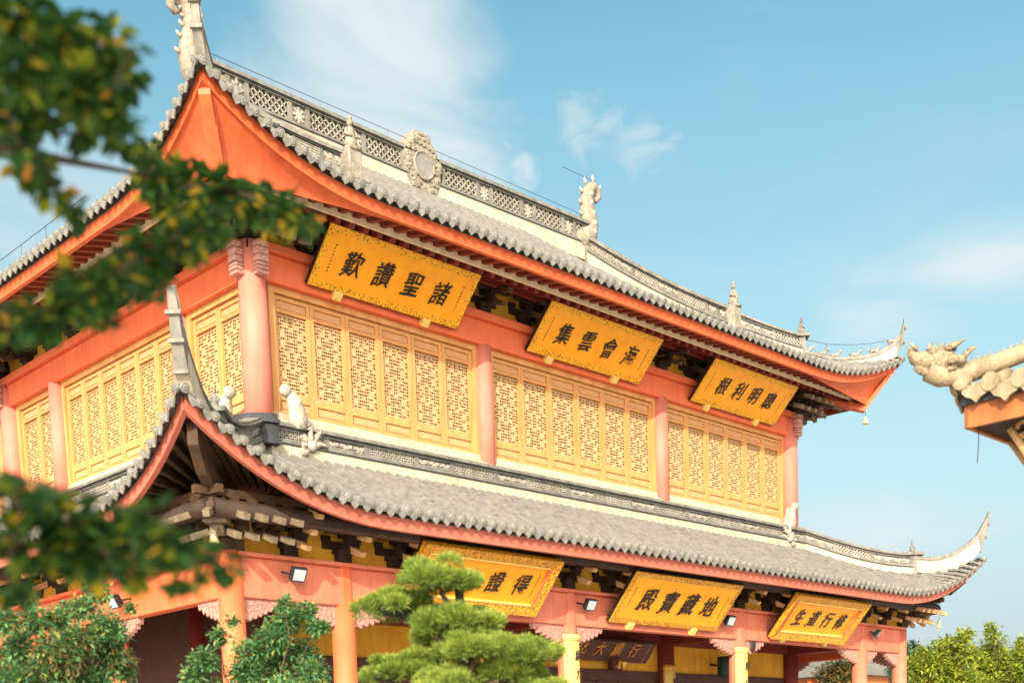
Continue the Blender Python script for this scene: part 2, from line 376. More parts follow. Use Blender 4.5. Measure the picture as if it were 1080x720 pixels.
# ---- lower roof
for k in ('front', 'left', 'right', 'back'):
    Mp, Ln = side(k)
    o = roof_side(LO, k, -0.2, 'lower'); tag(o, 'lower roof slope of grey tiles')
    fascia(LO, k, CORAL, o)
    # soffit + rafters, fanning at the corners
    sf, rf = MB(), MB()
    n = 100; rows = []
    inner = lambda s: (s if 0 <= s <= Ln else (s * 0.55 if s < 0 else Ln + (s - Ln) * 0.55))
    def ends(s):
        p = Mp(s, -LO.e(s, Ln) + 0.07, LO.zfascia(s, Ln) + 0.09)
        si = inner(s); yi = -1.9
        q_ = Mp(si, yi, 5.72 + 0.12 * LO.lift(s, Ln))
        return p, q_
    for i in range(n + 1):
        s = -LO.sm + 0.07 + (Ln + 2 * LO.sm - 0.14) * i / n
        p, q_ = ends(s); mid = (p + q_) / 2 + Z * 0.02
        rows.append([p + Z * 0.10, mid + Z * 0.10, q_ + Z * 0.10])
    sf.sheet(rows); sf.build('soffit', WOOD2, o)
    nr = int((Ln + 2 * LO.sm) / 0.26)
    for i in range(nr + 1):
        s = -LO.sm + 0.12 + (Ln + 2 * LO.sm - 0.24) * i / nr
        p, q_ = ends(s); rf.bar(p + Z * 0.05, q_ + Z * 0.05, 0.085, 0.10)
    rf.build('rafter_course', WOOD2, o)
    lg = MB(); lg.cyl(Mp(-2.65, -2.72, 5.30), Mp(Ln + 2.65, -2.72, 5.30), 0.13, 16); lg.build('eave_log', WOOD, o, smooth=True)

# ---- upper roof
for k in ('front', 'back', 'left', 'right'):
    Mp, Ln = side(k)
    o = roof_side(UP, k, D / 2 if k in ('front', 'back') else 2.30, 'upper'); tag(o, 'upper roof slope of grey tiles')
    fascia(UP, k, ORANGE, o)
    # twisted corner boards: straight rafter line below, curved fascia above
    for flip in (0, 1):
        tw = MB(); rows = []
        for i in range(25):
            f_ = i / 24; so = -UP.sm + 0.03 + (1.75 + UP.sm) * f_; si = -1.42 + (1.75 + 1.42) * f_
            a_ = (so, -UP.e(so, Ln) + 0.03, UP.zfascia(so, Ln) - 0.005)
            b_ = (si, -1.46 - 0.22 * f_, 10.42 + 0.115 * f_)
            r_ = []
            for j in range(5):
                t = j / 4; s_ = a_[0] * (1 - t) + b_[0] * t; y_ = a_[1] * (1 - t) + b_[1] * t + 0.10 * math.sin(math.pi * t) * (1 - f_)
                r_.append(Mp(Ln - s_ if flip else s_, y_, a_[2] * (1 - t) + b_[2] * t))
            rows.append(r_)
        tw.sheet(rows); tw.build('corner_soffit', ORANGE, o, smooth=True)
    # flying rafters over cream boards, then the inner dark red course
    bd, fr, ir, ib = MB(), MB(), MB(), MB()
    rows = []
    for i in range(61):
        s_ = -1.40 + (Ln + 2.8) * i / 60; co_ = min(1, max(0, min(s_, Ln - s_) + 1.4) / 3.1); si = min(max(s_, -0.75), Ln + 0.75)
        rows.append([Mp(s_, -1.43 - 0.24 * co_, 10.62 + 0.025 * co_), Mp(si, -0.80, 10.84)])
    bd.sheet(rows)
    nr = int((Ln + 2.7) / 0.29)
    for i in range(nr + 1):
        s = -1.35 + (Ln + 2.7) * i / nr
        si = min(max(s, -0.75), Ln + 0.75); co_ = min(1, max(0, min(s, Ln - s) + 1.4) / 3.1)
        fr.bar(Mp(s, -1.46 - 0.2 * co_, 10.56 + 0.03 * co_), Mp(max(min(s, Ln + 1.0), -1.0), -1.12, 10.70), 0.10, 0.10)
        si2 = min(max(s, 0.2), Ln - 0.2)
        ir.bar(Mp(max(min(s, Ln + 1.0), -1.0), -1.12, 10.56), Mp(si2, 0.2, 11.06), 0.11, 0.12)
    ib.sheet([[Mp(-0.98, -1.10, 10.60), Mp(Ln + 0.98, -1.10, 10.60)], [Mp(0.15, 0.2, 11.17), Mp(Ln - 0.15, 0.2, 11.17)]])
    eb = MB()
    p, q_ = Mp(-1.12, -1.16, 10.63), Mp(Ln + 1.12, -1.16, 10.63); eb.bar(p, q_, 0.05, 0.12)
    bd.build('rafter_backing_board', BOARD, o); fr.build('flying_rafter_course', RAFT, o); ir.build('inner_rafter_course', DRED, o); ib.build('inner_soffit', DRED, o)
    eb.build('small_fascia', BOARD, o)
for cx, cy, sx, sy in ((0, 0, -1, -1), (W, 0, 1, -1), (0, D, -1, 1), (W, D, 1, 1)):     # corner beams
    dg = Vector((sx, sy, 0)).normalized(); sd = Vector((-sy, sx, 0)).normalized(); c = Vector((cx, cy, 0))
    b = MB(); r2 = math.sqrt(2)
    for (e0, z0, e1, z1, w) in ((0.3, 10.62, 1.38, 10.28, 0.10), (1.38, 10.28, 1.44, 10.40, 0.10), (1.44, 10.40, 1.70, 10.86, 0.095), (1.70, 10.86, 1.90, 11.20, 0.085)):
        b.hexa([c + dg * e0 * r2 + sd * w + Z * z0, c + dg * e1 * r2 + sd * w + Z * z1, c + dg * e1 * r2 - sd * w + Z * z1, c + dg * e0 * r2 - sd * w + Z * z0,
                c + dg * e0 * r2 + sd * w + Z * (z0 + 0.16), c + dg * e1 * r2 + sd * w + Z * (z1 + 0.16), c + dg * e1 * r2 - sd * w + Z * (z1 + 0.16), c + dg * e0 * r2 - sd * w + Z * (z0 + 0.16)])
    b.build('corner_beam', ORANGE, hall)
    b = MB()
    for (e0, z0, e1, z1, w) in ((1.7, 5.66, 2.55, 5.62, 0.09), (2.55, 5.62, 2.95, 5.80, 0.08), (2.95, 5.80, 3.22, 6.06, 0.07)):
        b.hexa([c + dg * e0 * r2 + sd * w + Z * (z0 - 0.16), c + dg * e1 * r2 + sd * w + Z * (z1 - 0.12), c + dg * e1 * r2 - sd * w + Z * (z1 - 0.12), c + dg * e0 * r2 - sd * w + Z * (z0 - 0.16),
                c + dg * e0 * r2 + sd * w + Z * (z0 + 0.2), c + dg * e1 * r2 + sd * w + Z * (z1 + 0.16), c + dg * e1 * r2 - sd * w + Z * (z1 + 0.16), c + dg * e0 * r2 - sd * w + Z * (z0 + 0.2)])
    b.build('corner_beam', WOOD2, hall)
    b = MB(); pe = c + dg * 2.5 * r2
    b.box(pe + Z * 5.36, (0.42, 0.40, 0.16), (dg, sd, Z)); b.box(pe + Z * 5.20 - dg * 0.05, (0.34, 0.34, 0.15), (dg, sd, Z)); b.box(pe + Z * 5.06 - dg * 0.1, (0.2, 0.2, 0.14), (dg, sd, Z))
    o = b.build('corner_post_head', GREYW, hall); bevel(o, 0.03)

# ---- ridges: a path carries bands, lattices and horn
class Path:
    def __init__(s, pts, lat=None):
        s.p = [Vector(p) for p in pts]; s.l = [0]
        for a, b in zip(s.p, s.p[1:]): s.l.append(s.l[-1] + (b - a).length)
        s.L = s.l[-1]; s.lat = lat
    def at(s, u):
        i = 0
        while i < len(s.l) - 2 and u > s.l[i + 1]: i += 1
        t = (u - s.l[i]) / (s.l[i + 1] - s.l[i]); a, b = s.p[i], s.p[i + 1]
        return a + (b - a) * t
    def q(s, u, l, v): return s.at(u) + s.lat * l + Z * v
    def band(s, mb, u0, u1, l0, l1, v0, v1, n=1):
        rows = []
        for i in range(n + 1):
            u = u0 + (u1 - u0) * i / n
            rows.append([s.q(u, l0, v0), s.q(u, l1, v0), s.q(u, l1, v1), s.q(u, l0, v1), s.q(u, l0, v0)])
        mb.sheet(rows)
        mb.add(rows[0][:4], [(0, 1, 2, 3)]); mb.add(rows[-1][:4], [(3, 2, 1, 0)])
    def diag(s, mb, u0, v0, u1, v1, w, l0, l1):
        dx, dy = u1 - u0, v1 - v0; k = math.hypot(dx, dy)
        nx, ny = -dy / k * w / 2, dx / k * w / 2
        c = [(u0 + nx, v0 + ny), (u1 + nx, v1 + ny), (u1 - nx, v1 - ny), (u0 - nx, v0 - ny)]
        mb.hexa([s.q(a, l0, b) for a, b in c] + [s.q(a, l1, b) for a, b in c])
def lattice(P, mb, u0, u1, v0, v1, l0, l1, pitch, w):
    h = v1 - v0; n = max(2, int((u1 - u0 + h) / pitch))
    for sgn in (1, -1):
        for i in range(-1, n + 2):
            a = u0 - h + i * pitch
            ua, ub = a, a + h
            va, vb = (v0, v1) if sgn > 0 else (v1, v0)
            if ub <= u0 or ua >= u1: continue
            if ua < u0: va += (vb - va) * (u0 - ua) / (ub - ua); ua = u0
            if ub > u1: vb = va + (vb - va) * (u1 - ua) / (ub - ua); ub = u1
            if ub - ua > 0.015: P.diag(mb, ua, va, ub, vb, w, l0 + (0.004 if sgn > 0 else 0), l1)
def cloud(P, mb, u, v0, v1, l0, l1):      # small white ruyi cloud cut-out
    h = v1 - v0
    for du, dv, ww, hh in ((-0.075, 0.62, 0.09, 0.5), (0.075, 0.62, 0.09, 0.5), (0, 0.42, 0.10, 0.55), (-0.04, 0.12, 0.05, 0.24), (0.04, 0.12, 0.05, 0.24)):
        P.band(mb, u + du - ww / 2, u + du + ww / 2, l0 - abs(du) * 0.03 - dv * 0.004, l1 + abs(du) * 0.03 + dv * 0.004, v0 + h * (dv - hh / 2) , v0 + h * min(1, dv + hh / 2))

def ridge(P, name, lat_h, base_h, hw, panels, top=0.06, n=1, cream_out=0.05):
    """layered ridge: plaster base, tile band, openwork zone, rail. panels = list of (u0,u1,kind)"""
    L_ = P.L
    z1 = base_h; z2 = z1 + 0.075; z3 = z2 + lat_h; z4 = z3 + 0.05; z5 = z4 + top
    o = MB(); P.band(o, 0, L_, -hw - cream_out, hw + cream_out, -0.12, z1, n); root = o.build(name, CREAM, hall)
    b = MB(); P.band(b, 0, L_, -hw - 0.06, hw + 0.06, z1, z1 + 0.03, n); P.band(b, 0, L_, -hw - 0.03, hw + 0.03, z1 + 0.03, z2, n)
    P.band(b, 0, L_, -hw - 0.02, hw + 0.02, z3, z4, n); bandm = b
    b = MB(); P.band(b, 0, L_, -hw - 0.07, hw + 0.07, z4, z4 + top * 0.45, n); P.band(b, 0, L_, -hw - 0.03, hw + 0.03, z4 + top * 0.45, z5, n)
    b.build('ridge_cap', RIDGE, root)
    b = MB(); P.band(b, 0.002, L_ - 0.002, -hw * 0.5, hw * 0.5, z2 - 0.01, z3 + 0.01, n); P.band(b, 0.003, L_ - 0.003, -hw - 0.075, hw + 0.075, z1 - 0.016, z1 + 0.004, n); P.band(b, 0.003, L_ - 0.003, -hw - 0.05, hw + 0.05, z4 - 0.022, z4 - 0.004, n); b.build('ridge_core', SLATE, root)
    pr, lt = MB(), MB(); cl = lt; seen = set()
    pr = bandm
    for u0, u1, kind in panels:
        for uu in (u0, u1):
            if round(uu, 2) in seen: continue
            seen.add(round(uu, 2)); P.band(pr, uu - 0.05, uu + 0.05, -hw, hw, z2 - 0.004, z3 + 0.004)
        for sg in (1,):
            l0, l1 = -hw * 0.88, hw * 0.88
            if kind == 'x': lattice(P, lt, u0 + 0.05, u1 - 0.05, z2, z3, l0, l1, max(0.085, lat_h * 0.42), 0.022)
            elif kind == 'c':
                P.band(pr, u0 + 0.05, u1 - 0.05, -hw * 0.7, hw * 0.7, z2 + 0.002, z3 - 0.002)
                k = max(1, int((u1 - u0) / 0.27))
                for j in range(k): cloud(P, cl, u0 + (u1 - u0) * (j + 0.5) / k, z2 + 0.02, z3 - 0.02, l0, l1)
            else:
                P.band(pr, u0 + 0.05, u1 - 0.05, -hw * 0.7, hw * 0.7, z2 + 0.002, z3 - 0.002)
                cu, cv = (u0 + u1) / 2, (z2 + z3) / 2
                for a in range(8):
                    an = a * math.pi / 4; P.diag(cl, cu, cv, cu + math.cos(an) * 0.15, cv + math.sin(an) * lat_h * 0.42, 0.05, l0 * (1 + 0.004 * a), l1 * (1 + 0.004 * a))
    bandm.build('ridge_band', RIDGE, root); lt.build('openwork_lattice', WHITE, root)
    return root
def alternating(L_, a, b, ka, kb, start=0.0):
    out = []; u = start; f = True
    while u < L_ - 0.15:
        w_ = a if f else b; u2 = min(L_, u + w_); out.append((u, u2, ka if f else kb)); u = u2; f = not f
    return out

# parapet ridge where the lower roof meets the wall
for k in ('front', 'left', 'right', 'back'):
    Mp, Ln = side(k); oy = -0.30
    P = Path([Mp(-0.1, oy, 6.93), Mp(Ln + 0.1, oy, 6.93)], lat=(Mp(0, -1) - Mp(0, 0)))
    nper = round(Ln / 2.0); per = (Ln + 0.2) / nper
    ridge(P, 'parapet_ridge', 0.15, 0.11, 0.10, alternating(P.L, per * 0.575, per * 0.425, 'x', 'c'), top=0.07)
    b = MB(); b.sheet([[Mp(-0.25, oy + 0.02, 7.39), Mp(Ln + 0.25, oy + 0.02, 7.39)], [Mp(-0.1, -0.16, 7.47), Mp(Ln + 0.1, -0.16, 7.47)], [Mp(0, 0.05, 7.62), Mp(Ln, 0.05, 7.62)]])
    b.build('flashing_ledge', CREAM, hall)
# main ridge
zR = 14.82
P = Path([Vector((2.24, D / 2, zR + 0.06)), Vector((W / 2, D / 2, zR)), Vector((13.68, D / 2, zR + 0.06))], lat=Vector((0, -1, 0)))
pan = []; half = (13.68 - 2.24) / 2
for sgn in (0, 1):
    u = 0.55
    for w_, kd in ((0.45, 'f'), (1.05, 'x'), (0.45, 'f'), (1.05, 'x'), (0.45, 'f'), (1.1, 'x')):
        a_, b_ = u, u + w_
        pan.append((a_, b_, kd) if sgn == 0 else (P.L - b_, P.L - a_, kd)); u += w_
    pan.append((0.05, 0.55, 'x') if sgn == 0 else (P.L - 0.55, P.L - 0.05, 'x'))
ridge(P, 'main_ridge', 0.38, 0.30, 0.15, pan, top=0.10, n=2)
# medallion in the middle of the main ridge
md = MB(); cx, cz = W / 2 - 0.07, 15.44
rnd = random.Random(4)
out = []
for i in range(56):
    a = i * 2 * math.pi / 56; sc = 1 + 0.05 * math.sin(7 * a) + 0.03 * math.sin(13 * a)
    out.append((math.cos(a) * 0.56 * sc * (1 - 0.22 * max(0, math.sin(a))), math.sin(a) * 0.70 * sc))
Mx = Matrix((X, Z, -Y)).transposed().to_4x4(); Mx.translation = Vector((cx, D / 2, cz))
md.prism(out, 0.44, Mx)
for i in range(150):
    a, r_ = rnd.uniform(0, 6.28), rnd.uniform(0.62, 0.96)
    x_, z_ = math.cos(a) * 0.54 * r_ * (1 - 0.22 * max(0, math.sin(a))), math.sin(a) * 0.68 * r_
    for sg in (-1, 1): md.ball((cx + x_, D / 2 + sg * 0.22, cz + z_), rnd.uniform(0.035, 0.06), 6, 4, (1.2, 0.9, 0.9))
o = md.build('ridge_medallion', STUCCO, hall)
b = MB()
for sg in (-1, 1): b.cyl((cx, D / 2 + sg * 0.2, cz - 0.05), (cx, D / 2 + sg * 0.255, cz - 0.05), 0.27, 28)
b2 = b.build('mirror_disc', MIRROR, o)
b = MB()
for sg in (-1, 1):
    b.tube([(cx + 0.29 * math.cos(i * math.pi / 12), D / 2 + sg * 0.25, cz - 0.05 + 0.29 * math.sin(i * math.pi / 12)) for i in range(25)], 0.035, 6)
b.build('mirror_rim', STUCCO, o)

def ornament(name, c, dirv, h, m, seed=0, parent=hall):   # carved stucco cloud or plant clump
    b = MB(); r_ = random.Random(seed); c = Vector(c); sd = Vector((-dirv.y, dirv.x, 0))
    for i in range(7):
        a = r_.uniform(0.2, 2.9); l_ = h * r_.uniform(0.5, 1.0); ph = r_.uniform(-0.6, 0.6)
        e = c + dirv * math.cos(a) * l_ * 0.7 + sd * ph * h * 0.35 + Z * math.sin(a) * l_
        mid = c + (e - c) * 0.55 + Z * h * 0.12
        e2 = e + dirv * h * 0.12 * (1 if math.cos(a) > 0 else -1) - Z * h * 0.1
        b.tube([c, mid, e, e2], [h * 0.15, h * 0.12, h * 0.075, h * 0.03], 7)
    b.ball(c + Z * h * 0.12, h * 0.26, 10, 7)
    return b.build(name, m, parent, smooth=True)
def figure(c, dirv, h, m=STUCCO, parent=hall):            # seated guardian figure on a small plinth
    b = MB(); c = Vector(c); sd = Vector((-dirv.y, dirv.x, 0))
    b.box(c + Z * h * 0.04, (h * 0.5, h * 0.42, h * 0.10), (dirv, sd, Z))
    b.tube([c + Z * h * 0.08, c + Z * h * 0.25, c + Z * h * 0.45, c + Z * h * 0.62, c + Z * h * 0.70], [h * 0.2, h * 0.19, h * 0.15, h * 0.12, h * 0.05], 10)
    b.ball(c + Z * h * 0.79, h * 0.095, 10, 7, (1, 1, 1.15))
    b.tube([c + Z * h * 0.86, c + Z * h * 0.94, c + Z * h], [h * 0.06, h * 0.07, h * 0.02], 8)
    for s_ in (-1, 1):
        b.tube([c + sd * s_ * h * 0.13 + Z * h * 0.60, c + sd * s_ * h * 0.21 + Z * h * 0.44 + dirv * h * 0.04, c + sd * s_ * h * 0.08 + Z * h * 0.36 + dirv * h * 0.17], [h * 0.06, h * 0.055, h * 0.04], 7)
    return b.build('guardian_figure', m, parent, smooth=True)

# descending and hip ridges
for cx, cy, sx, sy in ((0, 0, -1, -1), (W, 0, 1, -1), (0, D, -1, 1), (W, D, 1, 1)):
    c = Vector((cx, cy, 0)); dg = Vector((sx, sy, 0)); sd = Vector((-sy, sx, 0)).normalized(); dn = dg.normalized()
    # gable (descending) ridge
    gx = cx - sx * 2.24; pts = []
    for i in range(13):
        y = D / 2 + (0.12 - D / 2) * i / 12
        yy = y if sy < 0 else D - y
        pts.append(Vector((gx, yy, UP.z(gx, y, W) + 0.02)))
    P = Path(pts, lat=Vector((sx, 0, 0)))
    ridge(P, 'gable_ridge', 0.20, 0.18, 0.10, alternating(P.L, 0.95, 0.85, 'x', 'c', 0.3), top=0.07, n=12)
    e_ = pts[-1]; dirv = Vector((0, sy, 0))
    b = MB(); b.box(e_ + Z * 0.26 + dirv * 0.06, (0.26, 0.30, 0.56), (dirv, X, Z)); b.box(e_ + Z * 0.0 + dirv * 0.14, (0.40, 0.42, 0.07), (dirv, X, Z)); o = b.build('ridge_end_block', STUCCO, hall); bevel(o, 0.03)
    figure(e_ + Z * 0.54 + dirv * 0.06, dirv, 0.60)
    # hip ridge: layered part then slender horn
    pts = [c + dg * e + Z * (UP.z(-e, -e, 1e3) + 0.02) for e in [-2.2 + 2.45 * i / 10 for i in range(11)]]
    P = Path(pts, lat=sd)
    ridge(P, 'hip_ridge', 0.15, 0.13, 0.09, alternating(P.L, 1.0, 0.9, 'c', 'x', 0.1), top=0.07, n=10)
    e_ = pts[-1]
    b = MB(); b.box(e_ + Z * 0.46 + dn * 0.02, (0.34, 0.36, 0.07), (dn, sd, Z)); b.box(e_ + Z * 0.2 + dn * 0.0, (0.16, 0.24, 0.46), (dn, sd, Z)); b.build('ridge_end_block', RIDGE, hall)
    figure(e_ + Z * 0.49, dn, 0.42, RIDGE)
    ornament('cloud_relief', e_ + Z * 0.02 + dn * 0.15, dn, 0.28, WHITE, seed=int(cx + cy))
    def horn(name, tops, bots, wid, capm):
        n_ = len(tops); body, cp = MB(), MB(); rows, rc = [], []
        for i in range(n_):
            (e1, z1), (e2, z2) = tops[i], bots[i]; w_ = wid * (1 - 0.62 * (i / (n_ - 1)) ** 1.6)
            t_ = c + dg * e1 + Z * z1; b_ = c + dg * e2 + Z * z2
            ax = (t_ - b_); th = ax.length; ax.normalize(); m_ = t_ - ax * min(0.085, th * 0.4)
            rows.append([b_ + sd * w_, m_ + sd * w_, m_ - sd * w_, b_ - sd * w_, b_ + sd * w_])
            w2 = w_ * 1.3
            rc.append([m_ + sd * w2, t_ + sd * w2 * 0.8, t_ - sd * w2 * 0.8, m_ - sd * w2, m_ + sd * w2])
        body.sheet(rows); body.add(rows[-1][:4], [(0, 1, 2, 3)]); cp.sheet(rc); cp.add(rc[-1][:4], [(0, 1, 2, 3)]); cp.add(rc[0][:4], [(0, 1, 2, 3)])
        o = body.build(name, CREAM, hall); cp.build('horn_cap', capm, o)
        tp_ = MB(); k0 = n_ - 4
        tp_.sheet([[v + (v - (q[0] + q[2]) / 2) * 0.03 + dn * 0.004 for v in q] for q in rows[k0:]]); tp_.build('horn_tip', RIDGE, o)
        # stacked collars on the outer face of the horn
        co = MB()
        for i in (n_ - 4, n_ - 3, n_ - 2):
            (e2, z2) = bots[i]; b_ = c + dg * (e2 + 0.015) + Z * z2; w_ = wid * 0.85
            co.box(b_, (0.05, w_ * 2, 0.05), (dn, sd, Z))
        co.build('horn_collar', RIDGE, o)
        return o
    horn('ridge_horn', [(0.25, 11.84), (0.72, 11.65), (1.01, 11.61), (1.35, 11.64), (1.635, 11.73), (1.91, 11.95), (2.03, 12.15), (2.065, 12.33), (2.09, 12.52)],
         [(0.25, 11.5), (0.72, 11.36), (1.0, 11.34), (1.35, 11.36), (1.66, 11.42), (1.95, 11.60), (2.07, 11.95), (2.09, 12.28), (2.10, 12.51)], 0.105, RIDGE)
    for e, z in ((0.62, 11.66), (0.85, 11.61), (1.2, 11.60), (1.55, 11.68), (1.87, 11.9)):      # small beasts walking up the hip
        p = c + dg * e + Z * z; b = MB()
        b.tube([p - dn * 0.09 + Z * 0.07, p + Z * 0.09, p + dn * 0.08 + Z * 0.08, p + dn * 0.12 + Z * 0.15], [0.035, 0.045, 0.045, 0.03], 8)
        b.ball(p + dn * 0.14 + Z * 0.17, 0.042, 8, 6, (1.1, 1, 1))
        for q_ in (-0.07, 0.07):
            for s_ in (-0.025, 0.025): b.tube([p + dn * q_ + sd * s_ + Z * 0.07, p + dn * q_ + sd * s_ - Z * 0.02], 0.014, 6)
        b.tube([p - dn * 0.09 + Z * 0.08, p - dn * 0.14 + Z * 0.14, p - dn * 0.12 + Z * 0.18], [0.02, 0.016, 0.008], 6)
        b.build('ridge_beast', STUCCO, hall, smooth=True)
    # lower hip ridge
    pts = [c + dg * e + Z * max(LO.z(-e, -e, 1e3) + 0.0, 0) for e in [0.05 + 2.2 * i / 10 for i in range(11)]]
    P = Path(pts, lat=sd)
    ridge(P, 'hip_ridge', 0.16, 0.17, 0.10, alternating(P.L, 1.1, 1.0, 'c', 'x', 0.05), top=0.07, n=10)
    e_ = pts[-1]
    b = MB(); b.box(e_ + Z * 0.50 + dn * 0.05, (0.44, 0.40, 0.07), (dn, sd, Z)); b.box(e_ + Z * 0.22, (0.18, 0.28, 0.52), (dn, sd, Z)); b.build('ridge_end_block', RIDGE, hall)
    figure(e_ + Z * 0.53, dn, 0.34, RIDGE)
    ornament('cloud_relief', e_ + Z * 0.08 + dn * 0.18, dn, 0.36, WHITE, seed=int(cx + cy) + 5)
    horn('ridge_horn', [(2.2, 6.66), (2.56, 6.62), (2.735, 6.625), (3.02, 6.74), (3.25, 6.94), (3.42, 7.14), (3.51, 7.354), (3.58, 7.52), (3.64, 7.72)],
         [(2.2, 6.28), (2.56, 6.18), (2.735, 6.17), (3.04, 6.30), (3.29, 6.48), (3.48, 6.74), (3.57, 7.08), (3.62, 7.40), (3.655, 7.71)], 0.12, RIDGE)
    # chamfered slate seat round the corner column
    st = MB()
    seats = ((6.96, 7.04, 0.62), (7.04, 7.30, 0.54), (7.30, 7.36, 0.60), (7.36, 7.46, 0.52)) if cx == 0 and cy == 0 else ()
    for v0, v1, rr in seats:
        ring = [c + Vector((math.cos(t) * rr * sx * -1, math.sin(t) * rr * sy, 0)) for t in [math.pi * 0.5 + math.pi * 0.5 * i / 8 for i in range(9)]]
        vs = [c + Z * v0] + [p + Z * v0 for p in ring] + [c + Z * v1] + [p + Z * v1 for p in ring]; n_ = 10
        st.add(vs, [(0, i + 1, i) for i in range(1, 9)] + [(n_, n_ + i, n_ + i + 1) for i in range(1, 9)] + [(i, i + 1, n_ + i + 1, n_ + i) for i in range(1, 9)] + [(0, 1, n_ + 1, n_), (9, 0, n_, n_ + 9)])
    if seats: st.build('corner_seat', SLATE, hall)
    # white scroll fish either side of the corner column, leafy clumps on the parapet ends
    for dirv, oth in ((Vector((-sx, 0, 0)), Vector((0, sy, 0))), (Vector((0, -sy, 0)), Vector((sx, 0, 0)))):
        p = c + dirv * 0.42 + oth * 0.36 + Z * 7.36; b = MB()
        b.tube([p + dirv * 0.10 - Z * 0.05, p + dirv * 0.10 + Z * 0.12, p + dirv * 0.06 + Z * 0.30, p + dirv * 0.0 + Z * 0.45, p - dirv * 0.07 + Z * 0.54], [0.17, 0.165, 0.14, 0.105, 0.07], 10)
        b.ball(p - dirv * 0.12 + Z * 0.56, 0.105, 12, 8)
        for i in range(4):
            for sg in (-1, 1): b.tube([p + dirv * (0.16 - 0.03 * i) + oth * sg * 0.08 + Z * (0.02 + 0.12 * i), p + dirv * (0.27 - 0.05 * i) + oth * sg * 0.06 + Z * (0.06 + 0.12 * i), p + dirv * (0.25 - 0.05 * i) + oth * sg * 0.03 + Z * (0.15 + 0.12 * i)], [0.06, 0.045, 0.015], 7)
        b.build('scroll_ornament', WHITE, hall, smooth=True)
        ornament('leaf_ornament', c + dirv * 0.70 + oth * 0.45 + Z * 7.02, dirv, 0.42, WHITE, seed=3); ornament('leaf_ornament', c + dirv * 0.55 + oth * 0.47 + Z * 6.92, oth, 0.34, WHITE, seed=9)

# dragon finials at both ends of the main ridge
for sx, gx in ((-1, 2.24), (1, 13.68)):
    b = MB(); o0 = Vector((gx, D / 2, zR)); ox = Vector((sx, 0, 0)); pts, rs = [], []
    prof = [(-0.42, 0.30, 0.20), (-0.30, 0.42, 0.27), (-0.10, 0.52, 0.30), (0.10, 0.70, 0.29), (0.17, 0.95, 0.26), (0.14, 1.2, 0.23), (0.10, 1.45, 0.20), (0.12, 1.68, 0.18), (0.22, 1.88, 0.155), (0.38, 1.97, 0.13), (0.52, 1.90, 0.11), (0.56, 1.75, 0.09), (0.47, 1.65, 0.07), (0.37, 1.70, 0.045)]
    for x_, z_, r_ in prof: pts.append(o0 + ox * x_ + Z * z_); rs.append(r_)
    b.tube(pts, rs, 12)
    b.tube([o0 - ox * 0.30 + Z * 0.62, o0 - ox * 0.52 + Z * 0.72, o0 - ox * 0.78 + Z * 0.74, o0 - ox * 0.84 + Z * 0.66], [0.12, 0.14, 0.09, 0.05], 8)   # upper jaw biting the ridge
    b.tube([o0 - ox * 0.34 + Z * 0.82, o0 - ox * 0.46 + Z * 0.98, o0 - ox * 0.42 + Z * 1.1], [0.06, 0.04, 0.015], 6)
    o = b.build('dragon_finial', STUCCO, hall, smooth=True)
    f = MB()
    for i in range(4, 11):
        p, r_ = pts[i], rs[i]; t = (pts[i + 1] - pts[i - 1]).normalized(); nrm = Vector((t.z * sx, 0, -t.x * sx)) if True else X
        nrm = Vector((t.z, 0, -t.x)) * -sx
        for sg in (1, -1): f.tube([p + nrm * sg * r_ * 0.8, p + nrm * sg * (r_ + 0.07) + Z * 0.03, p + nrm * sg * (r_ + 0.10) + Z * 0.08], [0.05, 0.04, 0.01], 6)
    for i in range(5):
        for sg in (-1, 1): f.ball(pts[3 + i] + Y * sg * rs[3 + i] * 0.9, 0.07, 7, 5, (1.3, 0.6, 1))
    f.build('dragon_fin', WHITE, o, smooth=True)
    gb = MB()       # body plinth below the dragon
    gb.box(o0 + ox * 0.0 + Z * 0.15, (0.5, 0.44, 0.5)); gb.build('ridge_end_block', STUCCO, hall)

# gable walls between ridge and the side skirts
for sx, gx in ((-1, 2.32), (1, W - 2.32)):
    b = MB(); pts = []
    for i in range(17):
        y = 2.24 + (D - 4.48) * i / 16; yy = min(y, D - y); pts.append(Vector((gx, y, UP.z(5, yy, W) - 0.16)))
    base = [Vector((gx, p.y, 12.6)) for p in pts]
    b.sheet([base, pts], 0.1, Vector((-sx, 0, 0))); o = b.build('gable_wall', YWALL, hall)
    bb = MB(); bb.sheet([[p + Vector((sx * 0.02, 0, -0.35)) for p in pts], [p + Vector((sx * 0.02, 0, 0)) for p in pts]], 0.05, Vector((sx, 0, 0))); bb.build('barge_board', RED, o)

# ------------------------------------------------------------------ walls, beams, columns
b = MB(); b.b2(-d - 0.9, W + d + 0.9, -d - 0.9, D + d + 0.9, 0.002, 0.16); b.b2(-d - 0.55, W + d + 0.55, -d - 0.55, D + d + 0.55, 0.16, 0.32); o = b.build('stone_platform', STEP, hall); bevel(o, 0.02)
b = MB()
for k in ('front', 'left', 'right', 'back'):
    Mp, Ln = side(k)
    p, q_ = Mp(0.1 if k in ('front', 'back') else 0.35, 0.1), Mp(Ln - (0.1 if k in ('front', 'back') else 0.35), 0.3)
    b.b2(min(p.x, q_.x), max(p.x, q_.x), min(p.y, q_.y), max(p.y, q_.y), 0.32, 7.6)
b.build('lower_wall', YWALL, hall)
b = MB(); b.b2(-0.03, 0.095, 0.3, D - 0.3, 0.34, 4.9); b.build('porch_shade_panel', DOOR, hall)  # dark sheet added so the left porch reads as deep shade
b = MB(); b.b2(-d, W + d, -d, D + d, 5.86, 5.90); b.build('porch_ceiling', DRED, hall)
